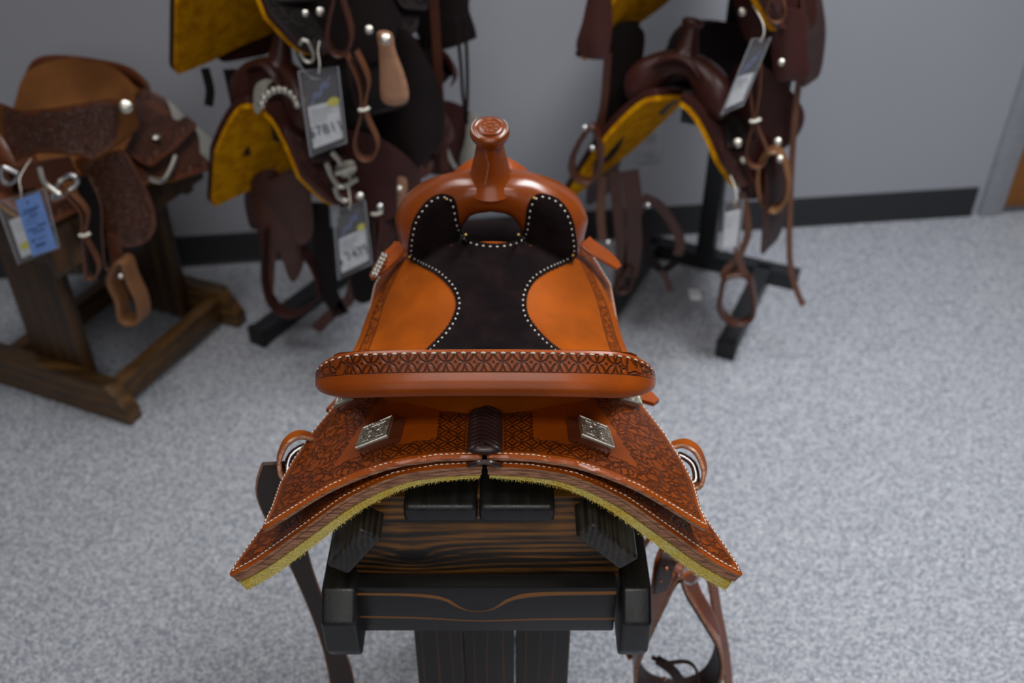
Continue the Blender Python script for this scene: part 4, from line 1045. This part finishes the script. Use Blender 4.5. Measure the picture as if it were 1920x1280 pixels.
# right rack, details
slab(r_top, 'fender', [(1108, -20), (1092, 40), (1080, 85), (1092, 106), (1118, 112), (1140, 104), (1148, 40), (1140, -20)], 2.12, D_REDP, .006, .01)
slab(r_top, 'seat_jockey', [(1385, -20), (1520, -20), (1530, 10), (1528, 44), (1500, 60), (1455, 70), (1420, 95), (1392, 60)], 2.08, D_RED, .006, .05)
slab(r_top, 'fender', [(1450, 30), (1505, 20), (1512, 90), (1514, 145), (1480, 152), (1452, 140)], 2.03, D_REDP, .012, .015)
latigo(r_top, (1455, -60), (1455, -30), (1455, 40), 17, 1.99, w=.018)
slab(r_top, 'stirrup_leather', [(1150, 50), (1205, 55), (1204, 120), (1186, 210), (1160, 280), (1128, 305), (1112, 262), (1132, 165)], 2.20, D_BLK, .006, .01)
hang(r_top, 'hanging_strap', [(1140, 100), (1134, 180), (1124, 250), (1118, 330)], 2.16, .018, D_BRN)
mb = MB(); strap(mb, [atY(1188, 40, 2.25), atY(1176, 140, 2.25), atY(1168, 240, 2.25)], .03, .006, (1, 0, 0)); mb.build('hanging_strap', D_RED, r_top)
disc(r_top, 'concho', 1392, 22, 2.02, .008); disc(r_top, 'concho', 1465, 117, 2.01, .007)
hang(r_top, 'hanging_strap', [(1500, 140), (1492, 200), (1486, 280), (1482, 370), (1480, 450), (1483, 505), (1494, 545), (1506, 572)], 2.1, .016, TANL, .004, (1, .3, 0))
slab(r_mid, 'seat_jockey', [(1375, 130), (1420, 120), (1465, 150), (1508, 210), (1490, 262), (1440, 290), (1400, 262), (1378, 200)], 2.10, D_RED, .006, .04)
slab(r_mid, 'fender', [(1400, 240), (1450, 250), (1462, 300), (1440, 360), (1400, 372), (1378, 330), (1380, 280)], 2.10, D_REDP, .006, .02)
latigo(r_mid, (1418, 120), (1415, 226), (1418, 312), 19, 2.02, w=.018)
disc(r_mid, 'concho', 1383, 268, 2.02, .010); disc(r_mid, 'concho', 1458, 266, 2.04, .009); disc(r_mid, 'concho', 1393, 300, 2.03, .008)
mb = MB(); rope(mb, [(1330, 195), (1340, 210), (1350, 218), (1356, 212)], 2.05, .004); mb.build('silver_bar', SILVER, r_mid)
hang(r_mid, 'stirrup', [(1440, 285), (1424, 310), (1422, 345), (1432, 380), (1450, 392), (1468, 380), (1478, 350), (1474, 315), (1462, 285)], 2.08, .040, PALEW, .010, (.35, 1, 0), closed=True)
disc(r_mid, 'concho', 1462, 298, 2.04, .008)
hang(r_mid, 'billet_strap', [(1390, 360), (1400, 400), (1402, 440), (1385, 480), (1362, 505), (1356, 520)], 2.06, .018, TANL)
hang(r_mid, 'billet_strap', [(1380, 380), (1378, 430), (1385, 480), (1398, 520)], 2.05, .018, TANL)
hang(r_mid, 'stirrup', [(1362, 518), (1352, 550), (1350, 578), (1368, 600), (1392, 604), (1412, 590), (1412, 550), (1400, 515)], 2.06, .034, D_BRN, .012, (.3, 1, 0), closed=True, label='low hanging brown stirrup')
hang(r_mid, 'stirrup', [(1108, 238), (1086, 268), (1072, 305), (1080, 330), (1104, 340), (1122, 322), (1126, 280), (1118, 245)], 2.12, .030, D_BRN, .011, (.4, 1, 0), closed=True)
for pts, w, m in (([(1150, 320), (1160, 400), (1165, 470), (1160, 535)], .030, D_BRN), ([(1180, 320), (1190, 400), (1188, 460), (1180, 520)], .045, D_BRN), ([(1130, 330), (1126, 400), (1130, 450)], .022, TANL), ([(1205, 370), (1235, 385), (1262, 420), (1276, 455), (1270, 478)], .026, D_BRN), ([(1210, 400), (1215, 470), (1240, 505), (1268, 490)], .022, D_BLK), ([(1240, 505), (1252, 528), (1258, 545)], .018, D_BRN)):
    hang(r_mid, 'hanging_strap', pts, 2.2, w, m)
hang(r_mid, 'cinch', [(1178, 500), (1160, 530), (1160, 545), (1182, 540), (1188, 510)], 2.2, .03, D_BRN, .008, (.3, 1, 0), closed=True)
for px, py in ((1096, 240), (1110, 278), (1140, 455), (1215, 385)): disc(r_mid, 'buckle', px, py, 2.08, .006, STEEL)
mb = MB(); obox(mb, atY(1303, 552, 2.25), (1, 0, 0), (0, 1, 0), (0, 0, 1), .030, .05, .004, .001); mb.build('floor_label', PAPER, rr, label='small torn white label')

# left rack, details
slab(l_top, 'seat_jockey', [(520, -20), (700, -20), (745, 20), (735, 90), (690, 120), (640, 110), (600, 145), (570, 130), (545, 70)], 1.90, D_BLK, .006, .06)
slab(l_top, 'rear_skirt', [(770, -20), (870, -20), (880, 20), (893, 62), (885, 75), (815, 95), (780, 60)], 2.25, D_BLK, .012, .01, emat=D_RED)
slab(l_top, 'fender', [(690, 60), (760, 55), (800, 110), (830, 180), (830, 260), (790, 310), (740, 330), (700, 270), (690, 160)], 1.98, D_BLK, .006, .04)
slab(l_mid, 'seat_jockey', [(600, 250), (690, 250), (760, 290), (790, 340), (750, 400), (700, 420), (660, 400), (625, 340)], 1.92, D_RED, .006, .05)
slab(l_mid, 'fender', [(640, 380), (730, 370), (745, 430), (735, 500), (700, 560), (665, 560), (650, 470)], 2.02, D_BLK, .006, .03)
latigo(l_top, (632, -40), (634, -20), (637, 103), 22, 1.84, D_BRN, w=.022, th=.007)
latigo(l_top, (658, 95), (682, 205), (687, 298), 21, 1.84, w=.020)
mb = MB(); rope(mb, [(562, 84), (566, 76), (577, 78), (586, 96), (588, 110), (580, 116), (570, 112), (562, 98)], 1.84, .0035, 8); mb.build('silver_ring', SILVER, l_top, label='silver engraved ring')
for px, py, r in ((572, 25, .006), (600, 22, .008), (692, 56, .008)): disc(l_top, 'concho', px, py, 1.85, r)
slab(l_top, 'stirrup', [(708, 60), (734, 62), (742, 95), (757, 135), (766, 170), (762, 192), (735, 198), (715, 185), (712, 130), (710, 90)], 1.86, TANW, .030, .008, .004, label='pale tan stirrup with silver screw')
disc(l_top, 'concho', 723, 74, 1.815, .010)
for pts, w in (([(812, -20), (818, 80), (824, 180), (830, 260), (834, 320)], .020), ([(855, 30), (864, 120), (868, 180), (876, 232)], .008), ([(872, 30), (876, 130), (876, 190), (872, 232)], .008)):
    hang(l_top, 'hanging_strap', pts, 2.12, w, D_BRN if w > .01 else D_BLK)
slab(l_mid, 'corner_plate', [(885, 205), (905, 232), (903, 270), (892, 305), (870, 318), (862, 300), (872, 262), (876, 230)], 2.28, SILVERD, .004, .01, label='dull silver skirt corner plate')
slab(l_mid, 'rear_skirt', [(820, 190), (870, 200), (885, 230), (880, 300), (850, 325), (800, 320), (790, 240)], 2.30, D_RED, .010, .01)
hang(l_mid, 'silver_bar', [(838, 280), (846, 300), (855, 315)], 2.2, .010, SILVER)
mb = MB()
gb = MB()
for k in range(9):
    a = math.pi*(.08+.84*k/8); ball(gb, atY(524-34*math.cos(a), 205-38*math.sin(a), 1.90), .0085, 8)
gb.build('silver_beading', SILVER, l_mid, kind='stuff')
slab(l_mid, 'fork_plate', [(477, 165), (492, 150), (512, 150), (500, 165), (494, 190), (486, 212), (476, 205)], 1.90, SILVERD, .003, .005, label='pale silver fork plate')
for pts in ([(622, 285), (634, 298), (640, 308)], [(612, 305), (622, 330), (640, 350), (670, 335)], [(630, 325), (650, 318), (668, 312)], [(628, 350), (634, 368), (650, 378)]):
    mb = MB(); rope(mb, pts, 1.87, .0055, 8); mb.build('silver_bar', SILVER, l_mid)
slab(l_mid, 'buckle', [(630, 310), (660, 300), (668, 318), (655, 332), (638, 330)], 1.88, SILVER, .006, .004)
disc(l_mid, 'concho', 674, 368, 1.88, .009); disc(l_mid, 'concho', 712, 388, 1.9, .008, STEEL)
latigo(l_mid, (706, 385), (706, 400), (712, 485), 11, 1.93)
slab(l_mid, 'stirrup', [(740, 336), (762, 336), (762, 375), (768, 420), (752, 425), (740, 390)], 1.93, TANW, .02, .005)
disc(l_mid, 'concho', 749, 354, 1.90, .006)
# fenders hanging under the fleece
slab(l_mid, 'fender', [(488, 350), (545, 320), (575, 310), (585, 380), (586, 440), (560, 458), (545, 420), (520, 400)], 2.06, D_BRN, .006, .02)
slab(l_mid, 'fender', [(470, 340), (520, 320), (548, 380), (570, 460), (566, 505), (545, 528), (520, 470), (512, 560), (498, 560), (488, 460)], 2.10, D_BRN, .006, .02, label='chestnut hanging fender')
hang(l_mid, 'stirrup', [(500, 430), (498, 520), (512, 568), (545, 588), (580, 575), (602, 545), (590, 500), (570, 470)], 2.10, .040, D_RED, .008, (.3, 1, 0))
for pts, w, m in (([(600, 380), (605, 460), (615, 540), (640, 590)], .045, D_BLK), ([(665, 520), (655, 560), (620, 590), (592, 618)], .030, D_BRN), ([(430, 130), (445, 200), (458, 290)], .028, D_BLK), ([(384, 128), (390, 150), (394, 172), (391, 198)], .020, D_BLK)):
    hang(l_mid, 'hanging_strap', pts, 2.1, w, m)
